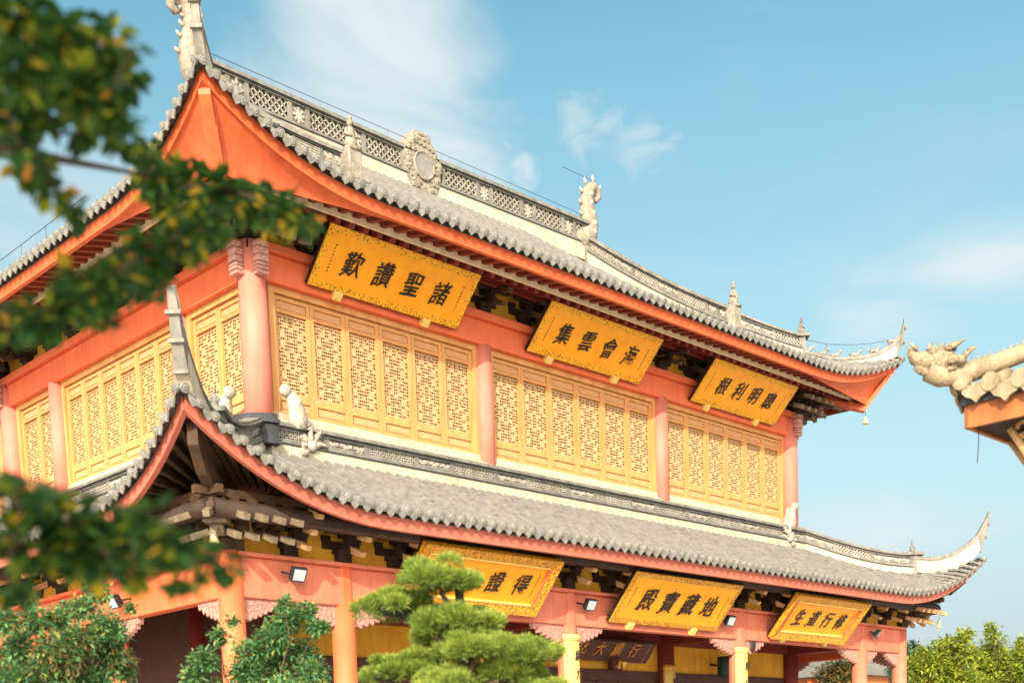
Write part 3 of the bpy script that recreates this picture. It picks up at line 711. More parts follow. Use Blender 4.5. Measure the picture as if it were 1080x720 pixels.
# brown doors of the ground floor
for k in ('front', 'right'):
    Mp, Ln = side(k)
    bays = [(0.25, W1 - 0.2), (W1 + 0.2, W1 + W2 - 0.2), (W1 + W2 + 0.2, W - 0.25)] if k == 'front' else [(0.35, 2.1), (2.5, 7.05), (7.45, D - 0.35)]
    for a_, c_ in bays:
        nd = max(2, round((c_ - a_) / 0.78)); wd = (c_ - a_) / nd
        hd = MB(); p, q_ = Mp(a_, 0.04), Mp(c_, 0.1); hd.b2(min(p.x, q_.x), max(p.x, q_.x), min(p.y, q_.y), max(p.y, q_.y), 3.42, 3.66); hd.build('door_lintel', DOOR, hall)
        for i in range(nd):
            s0 = a_ + i * wd; dr = MB()
            for u0, u1, z0, z1, t in ((0.02, 0.09, 0.34, 3.41, 0.0), (wd - 0.09, wd - 0.02, 0.34, 3.41, 0.0), (0.09, wd - 0.09, 3.28, 3.41, 0.004), (0.09, wd - 0.09, 2.95, 3.02, 0.004), (0.09, wd - 0.09, 1.22, 1.32, 0.004), (0.09, wd - 0.09, 0.34, 0.48, 0.004), (0.09, wd - 0.09, 0.48, 1.22, 0.03), (0.09, wd - 0.09, 3.02, 3.28, 0.03)):
                p, q_ = Mp(s0 + u0, 0.03 + t), Mp(s0 + u1, 0.095); dr.b2(min(p.x, q_.x), max(p.x, q_.x), min(p.y, q_.y), max(p.y, q_.y), z0, z1)
            for j in range(1, 5):
                u0 = 0.09 + (wd - 0.18) * j / 5; p, q_ = Mp(s0 + u0 - 0.012, 0.04), Mp(s0 + u0 + 0.012, 0.09); dr.b2(min(p.x, q_.x), max(p.x, q_.x), min(p.y, q_.y), max(p.y, q_.y), 1.32, 2.95)
            for j in range(1, 9):
                z0 = 1.32 + 1.63 * j / 9; p, q_ = Mp(s0 + 0.09, 0.045), Mp(s0 + wd - 0.09, 0.088); dr.b2(min(p.x, q_.x), max(p.x, q_.x), min(p.y, q_.y), max(p.y, q_.y), z0 - 0.012, z0 + 0.012)
            dr.build('door_leaf', DOOR, hall)

def beamset(k, y, s0, s1, z0, z1, m, th, nm, lip=0.09, lipm=None):
    Mp, Ln = side(k); b = MB()
    p, q_ = Mp(s0, y - th / 2), Mp(s1, y + th / 2); b.b2(min(p.x, q_.x), max(p.x, q_.x), min(p.y, q_.y), max(p.y, q_.y), z0, z1)
    o = b.build(nm, m, hall); bevel(o, 0.018)
    if lip:
        b = MB(); p, q_ = Mp(s0 - 0.05, y - th / 2 - 0.11), Mp(s1 + 0.05, y + th / 2 + 0.02); b.b2(min(p.x, q_.x), max(p.x, q_.x), min(p.y, q_.y), max(p.y, q_.y), z1 + 0.002, z1 + lip)
        bevel(b.build('beam_plate', lipm or m, o), 0.012)
    return o
for k in ('front', 'left', 'right', 'back'):
    Mp, Ln = side(k); fb = k in ('front', 'back')
    beamset(k, -d, -d + 0.1, Ln + d - 0.1, ZB, 4.79, LIT_RED if k == 'front' else RED, 0.22 if fb else 0.215, 'porch_beam', 0.06)
    beamset(k, 0, 0.05, Ln - 0.05, ZU, 10.15, RED, 0.24 if fb else 0.235, 'upper_beam', 0.14)
    # frieze wall behind the brackets
    for (y, s0, s1, z0, z1) in ((-d, -d, Ln + d, 4.86, 5.45), (0.02, 0.0, Ln, 10.28, 11.3)):
        b = MB(); p, q_ = Mp(s0, y - 0.02), Mp(s1, y + 0.02)
        b.b2(min(p.x, q_.x), max(p.x, q_.x), min(p.y, q_.y), max(p.y, q_.y), z0 + (0.002 if fb else 0.004), z1 - (0 if fb else 0.003)); b.build('frieze_wall', YWALL, hall)
    # low sill wall under the windows
    b = MB(); p, q_ = Mp(0.0, -0.02), Mp(Ln, 0.14); b.b2(min(p.x, q_.x), max(p.x, q_.x), min(p.y, q_.y), max(p.y, q_.y), 7.2, 7.66 - (0 if fb else 0.003)); b.build('sill_wall', CREAM, hall)

def column(x, y, z0, z1, r, m=RED, base=True):
    b = MB(); b.tube([(x, y, z0), (x, y, (z0 + z1) * 0.5), (x, y, z1)], [r, r, r * 0.93], 28)
    o = b.build('column', m, hall, smooth=False)
    for p in o.data.polygons: p.use_smooth = len(p.vertices) == 4
    if base:
        b = MB(); b.tube([(x, y, z0), (x, y, z0 + 0.05), (x, y, z0 + 0.16), (x, y, z0 + 0.25), (x, y, z0 + 0.28)], [r * 1.3, r * 1.45, r * 1.5, r * 1.3, r * 1.1], 24); b.build('column_base', STEP, o, smooth=True)
    return o
# lower porch columns
LX = [-d, 0, W1, W1 + W2, W, W + d]; LY = [1.55, 4.4, 7.27, D, D + d]
def carved(x, y, dirv, z, L_=0.85, h=0.33):     # scalloped carved bracket under a beam
    out = [(0, 0), (L_, 0), (L_ * 0.97, -0.06)]
    n_ = 6
    for i in range(n_):
        t = i / n_; x0 = L_ * (0.97 - 0.90 * t); y0 = -0.06 - (h - 0.08) * (t ** 0.75)
        out += [(x0 - 0.02, y0 - 0.045), (x0 - 0.07, y0 - 0.03), (x0 - L_ * 0.9 / n_ + 0.01, y0 - 0.01)]
    out += [(0.0, -h)]
    Mx = Matrix((dirv, Z, dirv.cross(Z))).transposed().to_4x4(); Mx.translation = Vector((x, y, z)) + dirv * 0.17
    b = MB(); b.prism(out, 0.10, Mx)
    r_ = random.Random(int(x * 10 + y)); nv = dirv.cross(Z)
    for i in range(6):      # relief scrolls
        t = (i + 0.5) / 6; cx_, cz_ = L_ * t * 0.85 + 0.04, -0.045 - (h - 0.09) * (1 - t) * 0.5
        rr = 0.035 + 0.05 * (1 - t)
        for sg in (-1, 1):
            b.tube([Vector((x, y, z)) + dirv * (0.17 + cx_ + rr * (1 - j / 14) * math.cos(j * 0.75)) + Z * (cz_ + rr * (1 - j / 14) * math.sin(j * 0.75)) + nv * sg * 0.05 for j in range(12)], 0.012, 5)
    return b.build('carved_bracket', PINK, hall)
for i, x in enumerate(LX):
    column(x, -d, 0.32, 4.2 if i not in (0, 5) else 4.86, 0.195, RED if i < 2 else LIT_RED)
    if 0 < i < 5:
        b = MB(); b.b2(x - 0.115, x + 0.115, -d - 0.145, -d + 0.145, 4.0, 4.845); bevel(b.build('column_neck', RED if i < 2 else LIT_RED, hall), 0.05)
    for sx in (-1, 1):
        if (i == 0 and sx < 0) or (i == 5 and sx > 0): continue
        carved(x, -d, Vector((sx, 0, 0)), ZB - 0.003, 0.80 if 0 < i < 5 and not (i == 1 and sx < 0) and not (i == 4 and sx > 0) else 0.62)
for x in (-d, W + d):
    for y in LY:
        column(x, y, 0.32, 4.25, 0.195)
        for sy in (-1, 1):
            if y == LY[-1] and sy > 0: continue
            carved(x, y, Vector((0, sy, 0)), ZB - 0.003, 0.7)
    carved(x, -d, Vector((0, 1, 0)), ZB - 0.003, 0.7)
for x in (0, W1, W1 + W2, W): column(x, -0.02, 0.32, 5.86, 0.2, DRED)
for y in (2.3, 7.27, D): column(-0.0, y, 0.32, 5.86, 0.2, DRED); column(W, y, 0.32, 5.86, 0.2, DRED)
for x in (0, W1, W1 + W2, W):            # cross beams of the porch
    b = MB(); b.b2(x - 0.1, x + 0.1, -d + 0.12, 0.06, 4.25, 4.55); bevel(b.build('cross_beam', DRED, hall), 0.015)
b = MB(); b.b2(0, W, -0.06, 0.098, 4.27, 4.52); b.build('wall_beam', DRED, hall)
# upper columns
UX = [0, W1, W1 + W2, W]; UY = [2.3, 7.27, D]
def corbel(x, y, dirv, z):              # stepped, curling beam end beside a corner column
    nv = Vector((-dirv.y, dirv.x, 0)); b = MB(); c = Vector((x, y, z))
    for j, (z0, z1, o_) in enumerate(((0.0, 0.07, 0.15), (0.07, 0.13, 0.19), (0.13, 0.19, 0.17), (0.19, 0.30, 0.22), (0.30, 0.42, 0.20), (0.42, 0.52, 0.25))):
        b.box(c + dirv * (0.25 + o_ * 0.22) + Z * ((z0 + z1) / 2 - 0.02), (0.10 + o_ * 0.30, 0.22, z1 - z0 - 0.008), (dirv, nv, Z))
    o = b.build('carved_corbel', PINK, hall); bevel(o, 0.02)
for x in UX:
    cor = x in (0, W); o = column(x, 0.0 if cor else 0.02, 7.3, ZU + (0.55 if cor else 0.02), 0.24 if cor else 0.19, LIT_COLUMN, False)
for x in (0, W):
    for y in UY: column(x, y, 7.3, ZU + (0.55 if y == D else 0.02), 0.24 if y == D else 0.19, LIT_COLUMN, False)
for cx, cy, sx, sy in ((0, 0, -1, -1), (W, 0, 1, -1), (0, D, -1, 1), (W, D, 1, 1)):
    corbel(cx, cy, Vector((sx, 0, 0)), ZU + 0.0); corbel(cx, cy, Vector((0, sy, 0)), ZU + 0.0)

# ------------------------------------------------------------------ upper windows
ROWS = [  # (x0,x1) short horizontal bars per lattice row, in 7ths of the width
    [(0, 1.6), (2, 2.7), (3.15, 3.85), (4.3, 5), (5.4, 7)], [(0, .7), (1.1, 2.3), (3.1, 3.9), (4.7, 5.9), (6.3, 7)], [(0, 1.6), (3.1, 3.9), (5.4, 7)],
    [(1, 1.7), (2, 2.8), (4.2, 5), (5.3, 6)], [(0, .7), (2, 3), (3.2, 3.8), (4, 5), (6.3, 7)], [(0, .7), (2.2, 4.8), (6.3, 7)], [(1.1, 2.2), (2.5, 3.1), (3.9, 4.5), (4.8, 5.9)]]
LATZ = (8.035, 9.335)
def leaf_meshes(w):
    f = MB(); st = 0.075
    def bx(x0, x1, z0, z1, y0, y1, t=f): t.b2(x0, x1, y0, y1, z0, z1)
    bx(0.004, st, 7.70, 9.60, 0, 0.06); bx(w - st, w - 0.004, 7.70, 9.60, 0, 0.06)
    for z0, z1 in ((9.535, 9.60), (9.335, 9.385), (7.91, 8.035), (7.70, 7.745)): bx(st, w - st, z0, z1, 0.003, 0.057)
    p, p2 = MB(), MB()
    for (z0, z1), q in zip(((9.385, 9.535), (7.745, 7.91)), (p, p2)):
        bx(st, w - st, z0, z1, 0.035, 0.055, q); bx(st + 0.03, w - st - 0.03, z0 + 0.025, z1 - 0.025, 0.022, 0.036, q)
    l = MB(); sl_ = MB(); z0, z1 = LATZ; x0, x1 = st, w - st; nr = 22; rh = (z1 - z0) / (nr + 1); cw = (x1 - x0) / 7
    for r in range(nr):
        zc = z1 - rh * (r + 0.75); row = ROWS[min(r % 12, 12 - (r % 12)) if r % 12 <= 6 else 12 - r % 12]
        for a, c in row:
            l.b2(x0 + a * cw, x0 + c * cw, 0.040, 0.066, zc - 0.004, zc + 0.012); sl_.b2(x0 + (a + 0.08) * cw, x0 + (c - 0.08) * cw, 0.061, 0.067, zc - 0.027, zc - 0.0045)  # dark strips stand in for the shade below each bar
    for cxi in range(1, 14):
        xc = x0 + cw * cxi / 2; l.b2(xc - 0.006, xc + 0.006, 0.056, 0.0645, z0, z1)
    bk = MB(); bk.b2(x0, x1, 0.066, 0.078, z0, z1)
    return f, p, p2, l, sl_, bk
_lm = {}
def window_leaf(k, s, w):
    Mp, Ln = side(k); key = round(w, 3)
    if key not in _lm:
        ms = []
        for mb, nm, mt in zip(leaf_meshes(w), ('window_leaf', 'leaf_panel', 'leaf_panel', 'window_lattice', 'bar_shade_pattern', 'window_paper'), (YWOOD, YWOOD2, YWOOD2, LATT, BAR_SHADE, PAPER)):
            me = bpy.data.meshes.new(nm); me.from_pydata(mb.v, [], mb.f); me.materials.append(mt); ms.append((nm, me))
        _lm[key] = ms
    root = None
    for nm, me in _lm[key]:
        o = bpy.data.objects.new(nm, me); COL.objects.link(o)
        if root is None:
            root = o; ax = (Mp(1, 0) - Mp(0, 0)); o.rotation_euler = (0, 0, math.atan2(ax.y, ax.x))
            # local x runs along s so that local y points inward
            o.location = Mp(s, 0.06) - wl(hall); o.parent = hall
        else: o.parent = root
def window_bay(k, s0, s1, n, jamb=0.12):
    Mp, Ln = side(k); f = MB()
    def bx(a, c, z0, z1, y0, y1):
        p, q_ = Mp(a, y0), Mp(c, y1); f.b2(min(p.x, q_.x), max(p.x, q_.x), min(p.y, q_.y), max(p.y, q_.y), z0, z1)
    bx(s0, s0 + jamb, 7.64, ZU, 0.0, 0.15); bx(s1 - jamb, s1, 7.64, ZU, 0.0, 0.15); bx(s0 + jamb, s1 - jamb, 9.612, ZU - 0.002, 0.004, 0.15); bx(s0 + jamb, s1 - jamb, 7.62, 7.692, 0.0, 0.15)
    f.build('window_frame', YWOOD, hall)
    w = (s1 - s0 - 2 * jamb) / n
    for i in range(n): window_leaf(k, s0 + jamb + i * w, w)
    b = MB(); p, q_ = Mp(s0, 0.16), Mp(s1, 0.2); b.b2(min(p.x, q_.x), max(p.x, q_.x), min(p.y, q_.y), max(p.y, q_.y), 7.6, ZU + 0.3); b.build('window_back_wall', YWOOD2, hall)
window_bay('front', 0.30, W1 - 0.14, 6); window_bay('front', W1 + 0.14, W1 + W2 - 0.14, 6); window_bay('front', W1 + W2 + 0.14, W - 0.16, 6)
ly = lambda y: D - y          # left side runs s = D - y
window_bay('left', ly(2.12), ly(0.24), 2); window_bay('left', ly(7.12), ly(2.48), 6); window_bay('left', ly(D - 0.24), ly(7.42), 2)
window_bay('right', 0.24, 2.12, 2); window_bay('right', 2.48, 7.12, 6)
# rear wing that carries the left wall on behind the hall
b = MB(); b.b2(0.25, W - 0.25, D + 0.1, D + 6.0, 0.3, 9.7); b.build('rear_wing_wall', YWALL, hall)
b = MB(); b.b2(0.1, W - 0.1, D + 0.22, D + 6.1, ZU, 10.6); b.build('rear_wing_beam', RED, hall)
hb = D
for i in range(6):
    w = 0.74; key = round((7.12 - 2.48 - 0.24) / 6, 3)
    for nm, me in _lm[key][:1]:
        pass
    root = None
    for nm, me in _lm[key]:
        o = bpy.data.objects.new(nm, me); COL.objects.link(o)
        if root is None: root = o; o.rotation_euler = (0, 0, -math.pi / 2); o.location = Vector((0.17, D + 1.1 + i * w, 0)) - wl(hall); o.parent = hall
        else: o.parent = root

# ------------------------------------------------------------------ bracket sets
def bracket_proto(step, rise, tiers, corner=False):
    """local frame: x along the wall, -y outward, z up"""
    dk, tps = MB(), []
    dk.b2(-0.13, 0.13, -0.13, 0.13, 0.0, 0.14); dk.b2(-0.17, 0.17, -0.17, 0.10, 0.14, 0.20)
    for t in range(tiers):
        z = 0.20 + t * rise; yo = -0.10 - (t + 1) * step
        dk.b2(-0.055, 0.055, yo - 0.05, 0.1, z, z + 0.12)
        L_ = 0.36 + 0.10 * t
        for yy in ([0.0] if t == 0 else [-0.10 - t * step]):
            dk.b2(-L_, L_, yy - 0.05, yy + 0.05, z + 0.01, z + 0.13)
            for xx in (-L_ + 0.06, L_ - 0.06): dk.b2(xx - 0.075, xx + 0.075, yy - 0.075, yy + 0.075, z + 0.13, z + 0.21)
        dk.b2(-0.08, 0.08, yo - 0.08, yo + 0.08, z + 0.12, z + 0.20)
        # beak: sloping arm whose pale end sticks out and down
        p, q_ = Vector((0, yo + 0.16, z + 0.07)), Vector((0, yo - 0.32, z - 0.13))
        dk.bar(p, (p + q_) / 2, 0.10, 0.11); 
        m_ = (p + q_) / 2; tp = MB(); tps.append(tp)
        tp.hexa([m_ + Vector((-0.052, 0, -0.06)), m_ + Vector((0.052, 0, -0.06)), q_ + Vector((0.05, 0.02, -0.035)), q_ + Vector((-0.05, 0.02, -0.035)),
                 m_ + Vector((-0.052, 0, 0.055)), m_ + Vector((0.052, 0, 0.055)), q_ + Vector((0.05, -0.02, 0.03)), q_ + Vector((-0.05, -0.02, 0.03))])
    z = 0.20 + tiers * rise; yo = -0.10 - tiers * step
    dk.b2(-0.52, 0.52, yo - 0.045, yo + 0.045, z, z + 0.14)
    return [dk] + tps
def mk(mb, nm, m):
    me = bpy.data.meshes.new(nm); me.from_pydata(mb.v, [], mb.f); me.materials.append(m); return me
PB = [mk(a, 'bracket_set' if i == 0 else 'carved_tip', WOOD if i == 0 else TAN) for i, a in enumerate(bracket_proto(0.17, 0.20, 3))]
PU = [mk(a, 'bracket_set' if i == 0 else 'carved_tip', WOOD if i == 0 else WOOD2) for i, a in enumerate(bracket_proto(0.20, 0.18, 2))]
def put_bracket(pr, p, rot):
    o = bpy.data.objects.new('bracket_set', pr[0]); COL.objects.link(o); o.location = Vector(p) - wl(hall); o.rotation_euler = (0, 0, rot); o.parent = hall
    for me in pr[1:]: t = bpy.data.objects.new('carved_tip', me); COL.objects.link(t); t.parent = o
for k, rot in (('front', 0), ('left', -math.pi / 2), ('right', math.pi / 2)):
    Mp, Ln = side(k)
    bays = LX if k == 'front' else ([-d, 0, 2.3, 7.27, D] if k == 'right' else [0, ly(7.27), ly(2.3), ly(0), ly(-d)])
    for a_, c_ in zip(bays, bays[1:]):
        n_ = 5 if c_ - a_ > 4 else (4 if c_ - a_ > 2.5 else 2)
        for i in range(n_):
            s = a_ + (c_ - a_) * (i + (0 if a_ != bays[0] or k == 'left' else 0)) / n_
            if abs(s + d) < 0.05: continue
            if abs(s - Ln - d) < 0.05: continue
            put_bracket(PB, Mp(s, -d, 4.85), rot)
    ub = UX if k == 'front' else ([0, 2.3, 7.27, D] if k == 'right' else [0, ly(7.27), ly(2.3), ly(0)])
    for a_, c_ in zip(ub, ub[1:]):
        n_ = 5 if c_ - a_ > 4 else (4 if c_ - a_ > 2.5 else 2)
        for i in range(n_):
            s = a_ + (c_ - a_) * i / n_
            if s < 0.05 or s > Ln - 0.05: continue
            put_bracket(PU, Mp(s, 0, 10.29), rot)
def corner_bracket(cx, cy, sx, sy, z0, tiers, step, rise, md_, mt):
    c = Vector((cx, cy, z0)); dk, tp = MB(), []
    dk.box(c + Z * 0.08, (0.34, 0.34, 0.16))
    outs = [Vector((sx, 0, 0)), Vector((0, sy, 0)), Vector((sx, sy, 0)).normalized() * 1.35]
    for t in range(tiers):
        z = 0.18 + t * rise
        for di, ov in enumerate(outs):
            un = ov.normalized(); k_ = ov.length; sd = Vector((-un.y, un.x, 0))
            r_ = (0.16 + (t + 1) * step) * k_
            dk.box(c + un * r_ / 2 + Z * (z + 0.06), (r_ + 0.2, 0.11, 0.12), (un, sd, Z))
            offs = [0] if di == 2 else [-0.30, 0, 0.30, 0.6]
            for of in offs:
                oo = (outs[1 - di].normalized() * -of if di < 2 else Vector())
                a_ = c + oo + un * (r_ - 0.12) + Z * (z + 0.08); e_ = c + oo + un * (r_ + 0.36) + Z * (z - 0.10)
                m_ = (a_ + e_) / 2; dk.bar(a_, m_, 0.10, 0.11); tp.append((m_, e_))
                dk.box(c + oo + un * (r_ - 0.02) + Z * (z + 0.16), (0.16, 0.16, 0.09), (un, sd, Z))
        for di in (0, 1):
            un = outs[di]; ot = outs[1 - di]; r_ = 0.16 + (t + 1) * step
            dk.box(c + un * r_ - ot * 0.15 + Z * (z + 0.26), (0.10, 0.12 + r_ * 2 + 0.7, 0.11), (un, Vector((-un.y, un.x, 0)), Z))
    o = dk.build('corner_bracket_set', md_, hall)
    for m_, e_ in tp:
        q = MB(); q.bar(m_, e_, 0.095, 0.09); q.build('carved_tip', mt, o)
for cx, cy, sx, sy in ((-d, -d, -1, -1), (W + d, -d, 1, -1), (-d, D + d, -1, 1), (W + d, D + d, 1, 1)): corner_bracket(cx, cy, sx, sy, 4.86, 2, 0.24, 0.22, WOOD2, GREYW if sx < 0 else TAN)
for cx, cy, sx, sy in ((0, 0, -1, -1), (W, 0, 1, -1), (0, D, -1, 1), (W, D, 1, 1)): corner_bracket(cx, cy, sx, sy, 10.12, 2, 0.30, 0.16, WOOD, GREYW)
for k in ('front', 'left', 'right', 'back'):    # continuous purlins resting on the brackets
    Mp, Ln = side(k); b = MB(); b.bar(Mp(-0.6, -0.52, 10.74), Mp(Ln + 0.6, -0.52, 10.74), 0.10, 0.16); b.build('eave_purlin', DRED, hall)
    b = MB(); b.bar(Mp(-2.5, -2.40, 5.50), Mp(Ln + 2.5, -2.40, 5.50), 0.10, 0.14); b.build('eave_purlin', WOOD, hall)

# lightning rod wires on short stays
def wire(pts, name='lightning_wire', stay=0.18, drop=None):
    b = MB(); b.tube(pts, 0.006, 5)
    for p in pts[1:-1:2]: b.tube([Vector(p), Vector(p) - Z * stay], 0.005, 4)
    return b.build(name, BLACK, hall)
wire([(2.4 + i * 0.93, D / 2, zR + 1.16) for i in range(13)], stay=0.3)
wire([(12.9, D / 2, 16.95), (13.5, D / 2, 16.95), (14.15, D / 2, 16.95)], stay=0.3)
for sx, cx in ((-1, 0), (1, W)):
    wire([Vector((cx + sx * e, -e, z)) for e, z in ((0.3, 12.1), (0.7, 11.97), (1.1, 11.93), (1.5, 11.95), (1.75, 12.0))], stay=0.3)
wire([Vector((-UP.e(D - y, D) - 0.16, y, UP.z(D - y, -UP.e(D - y, D), D) + 0.20)) for y in [1.8 + i * 0.5 for i in range(17)]], stay=0.2)

# ------------------------------------------------------------------ sign boards
def signboard(name, x0, x1, zb, zt, yb, yt, chars, face, frame, char_m, label, flat=True, chx=None, ch=0.46, fw=0.13, bold=0.005, chy=None, group='gilded signboards under the eaves', side_m=INK, wx=0.86):
    cx = (x0 + x1) / 2; w = x1 - x0
    org = Vector((cx, yb, zb)); V = Vector((0, yt - yb, zt - zb)); h = V.length; V.normalize(); Nn = X.cross(V); U = X
    root = empty(name, org, label, 'signboard', group)
    b = MB(); b.box(org + V * h / 2 - Nn * 0.05, (w, h, 0.07), (U, V, Nn)); o = b.build('board_back', side_m, root); bevel(o, 0.008)
    b = MB(); b.box(org + V * h / 2 - Nn * 0.004, (w - 0.03, h - 0.03, 0.02), (U, V, Nn)); b.build('board', face, root)
    b = MB()
    if flat:
        for u0, u1, v0, v1 in ((-w / 2 + 0.02, w / 2 - 0.02, h - fw, h - 0.02), (-w / 2 + 0.02, w / 2 - 0.02, 0.02, fw), (-w / 2 + 0.02, -w / 2 + fw, fw, h - fw), (w / 2 - fw, w / 2 - 0.02, fw, h - fw)):
            b.box(org + U * (u0 + u1) / 2 + V * (v0 + v1) / 2 + Nn * 0.007, (u1 - u0, v1 - v0, 0.008), (U, V, Nn))
        b.build('scroll_border', frame, root)
    else:
        r = [(-w / 2, 0), (w / 2, 0), (w / 2, h), (-w / 2, h)]; i_ = [(-w / 2 + fw, fw), (w / 2 - fw, fw), (w / 2 - fw, h - fw), (-w / 2 + fw, h - fw)]
        pt = lambda q, n_: org + U * q[0] + V * q[1] + Nn * n_
        for j in range(4):
            k = (j + 1) % 4
            b.hexa([pt(r[j], -0.03), pt(r[k], -0.03), pt(i_[k], -0.01), pt(i_[j], -0.01), pt(r[j], 0.10), pt(r[k], 0.10), pt(i_[k], 0.045), pt(i_[j], 0.045)])
        b.build('carved_frame', frame, root)
        b = MB()
        for sg in (-1, 1): b.box(org + U * sg * (w / 2 - fw - 0.012) + V * h / 2 + Nn * 0.03, (0.02, h - 2 * fw, 0.06), (U, V, Nn))
        b.build('frame_edging', RED, root)
        b = MB(); b.box(org + V * (fw + 0.012) + Nn * 0.028, (w - 2 * fw, 0.022, 0.06), (U, V, Nn)); b.box(org + V * (h - fw - 0.012) + Nn * 0.028, (w - 2 * fw, 0.022, 0.06), (U, V, Nn)); b.build('frame_fillet', CPLT, root)
    n_ = len(chars)
    for j, c in enumerate(chars):
        if c == ' ': continue
        x_ = (j - (n_ - 1) / 2) * (chx or w * 0.19)
        put_glyph(c, char_m, root, org, U, V, Nn, x_, h * (chy or 0.5), ch, wx, bold)
    # small seal column near the edges
    b = MB(); r_ = random.Random(len(label))
    for sg in ((-1, 1) if flat else (1,)):
        for j in range(9):
            b.box(org + U * (sg * (w / 2 - fw - 0.14)) + V * (h * 0.5 + (j - 4) * 0.055) + Nn * 0.009, (r_.uniform(0.012, 0.03), 0.026, 0.006), (U, V, Nn))
    b.build('signature_column', WOOD2 if char_m is INK else GILT, root)
    b = MB()
    for sg in (-0.62, 0.55):
        b.box(org + U * (sg * w / 2) - Nn * 0.0 - V * 0.02 + Y * 0.02, (0.17, 0.15, 0.13), (U, V, Nn))
    bevel(b.build('support_peg', CPLT, root), 0.012)
    return root
signboard('hanging_signboard', 0.95, 4.36, 9.80, 10.57, -0.20, -0.95, '歎讚聖諸', GOLD, SCROLL, INK, 'large gilded signboard reading 歎讚聖諸, under the upper eave nearest the corner column', chx=0.66)
signboard('hanging_signboard', 6.22, 9.70, 9.80, 10.57, -0.20, -0.95, '集雲會海', GOLD, SCROLL, INK, 'gilded signboard reading 集雲會海 in the middle of the upper eave', chx=0.68)
signboard('hanging_signboard', 11.55, 14.95, 9.80, 10.57, -0.20, -0.95, '根利明聰', GOLD, SCROLL, INK, 'gilded signboard reading 根利明聰 under the far end of the upper eave', chx=0.62)
yb = -d - 0.2
signboard('hanging_signboard', 0.95, 4.10, 4.33, 5.18, yb, yb - 0.75, '德功證得', GOLD, GILT, INK, 'carved frame signboard ending in 證得, half hidden behind the clipped pine', False, chx=0.62, ch=0.42, fw=0.17, bold=0.008)
signboard('hanging_signboard', 6.17, 9.64, 4.30, 5.17, yb, yb - 0.75, '殿寶藏地', GOLD, GILT, INK, 'gilded signboard reading 殿寶藏地 over the middle of the porch', True, chx=0.66, ch=0.52, fw=0.12, bold=0.006)
signboard('hanging_signboard', 11.62, 14.70, 4.31, 5.17, yb, yb - 0.75, '生道行修', GOLD, GILT, INK, 'gilded signboard with thick carved frame and red edging at the right end of the porch', False, chx=0.58, ch=0.44, fw=0.17, bold=0.008)
signboard('dark_signboard', 6.25, 9.80, 3.80, 4.22, -0.16, -0.5, '濟化大願行', MAROON, MAROON, GILT, 'dark maroon signboard with gold characters hung inside the porch above the doors', True, chx=0.56, ch=0.36, fw=0.05, group='boards inside the porch', side_m=MAROON, chy=0.62)

def couplet(x, chars, label, y=-d - 0.2, z1=3.93, r0=0.225):
    root = empty('couplet_board', (x, y, 1.2), label, 'signboard', 'couplet boards on the porch columns')
    b = MB(); rows = []; n_ = 10
    for z in (1.2, z1):
        rows.append([Vector((x + r0 * math.sin(a), y + 0.2 - r0 * math.cos(a), z)) for a in [-1.15 + 2.3 * i / n_ for i in range(n_ + 1)]])
    b.sheet(rows); bo = b.build('curved_board', CPLT, root, smooth=True); so_ = bo.modifiers.new('solid', 'SOLIDIFY'); so_.thickness = 0.025
    b = MB(); rows = []
    for z in (z1 - 0.02, z1 + 0.09):
        rows.append([Vector((x + (r0 + 0.02) * math.sin(a), y + 0.2 - (r0 + 0.02) * math.cos(a), z)) for a in [-1.2 + 2.4 * i / n_ for i in range(n_ + 1)]])
    b.sheet(rows); bo = b.build('board_cap', GILT if z1 < 3.9 else CPLT, root, smooth=True); so_ = bo.modifiers.new('solid', 'SOLIDIFY'); so_.thickness = 0.03
    for j, c in enumerate(chars):
        put_glyph(c, INK, root, Vector((x, y - r0 + 0.2 - 0.006, 0)), X, Z, -Y, 0.03, z1 - 0.30 - j * 0.34, 0.20, 0.9, 0.005)
couplet(W1, '願力廣大無邊', 'yellow couplet board on the porch column beside the clipped pine')
couplet(W1 + W2, '慈心普度眾生', 'yellow couplet board on the porch column right of the middle signboard')
couplet(W1 + W2, '福慧雙修圓滿', 'dim yellow couplet board on the wall column behind the porch', y=-0.22, z1=3.72)

def floodlight(p, rot, label, tilt=0.5):
    root = empty('floodlight', p, label, 'floodlight', 'floodlights along the porch beam')
    c = Vector(p); fx = Vector((math.cos(rot), math.sin(rot), 0)); fo = Vector((math.sin(rot), -math.cos(rot), 0))
    n_ = (fo * math.cos(tilt) - Z * math.sin(tilt)); v = fx.cross(n_) * -1
    v = n_.cross(fx)
    b = MB(); b.box(c, (0.25, 0.22, 0.07), (fx, v, n_))
    for i in range(5): b.box(c - n_ * 0.06 + fx * (i - 2) * 0.045, (0.012, 0.18, 0.06), (fx, v, n_))
    bevel(b.build('lamp_housing', BLACK, root), 0.012)
    b = MB(); b.box(c + n_ * 0.037, (0.20, 0.17, 0.008), (fx, v, n_)); b.build('lamp_glass', LENS, root)
    b = MB(); b.bar(c - fo * 0.02 - fx * 0.14, c - fo * 0.22 - fx * 0.14 + Z * 0.05, 0.02, 0.03); b.bar(c - fo * 0.02 + fx * 0.14, c - fo * 0.22 + fx * 0.14 + Z * 0.05, 0.02, 0.03); b.build('mounting_arm', BLACK, root)
floodlight((-1.05, -d - 0.34, 4.57), 0, 'black floodlight on the red beam near the corner column')
floodlight((5.52, -d - 0.34, 4.57), 0, 'black floodlight on the beam between the pine and the middle signboard')
floodlight((9.98, -d - 0.34, 4.54), 0, 'black floodlight on the beam just right of the middle signboard')
floodlight((16.3, -d - 0.30, 4.60), 0.5, 'small floodlight at the far right end of the beam')
floodlight((-d - 0.34, 0.9, 4.45), -math.pi / 2, 'black floodlight on the left side beam behind the leaves')
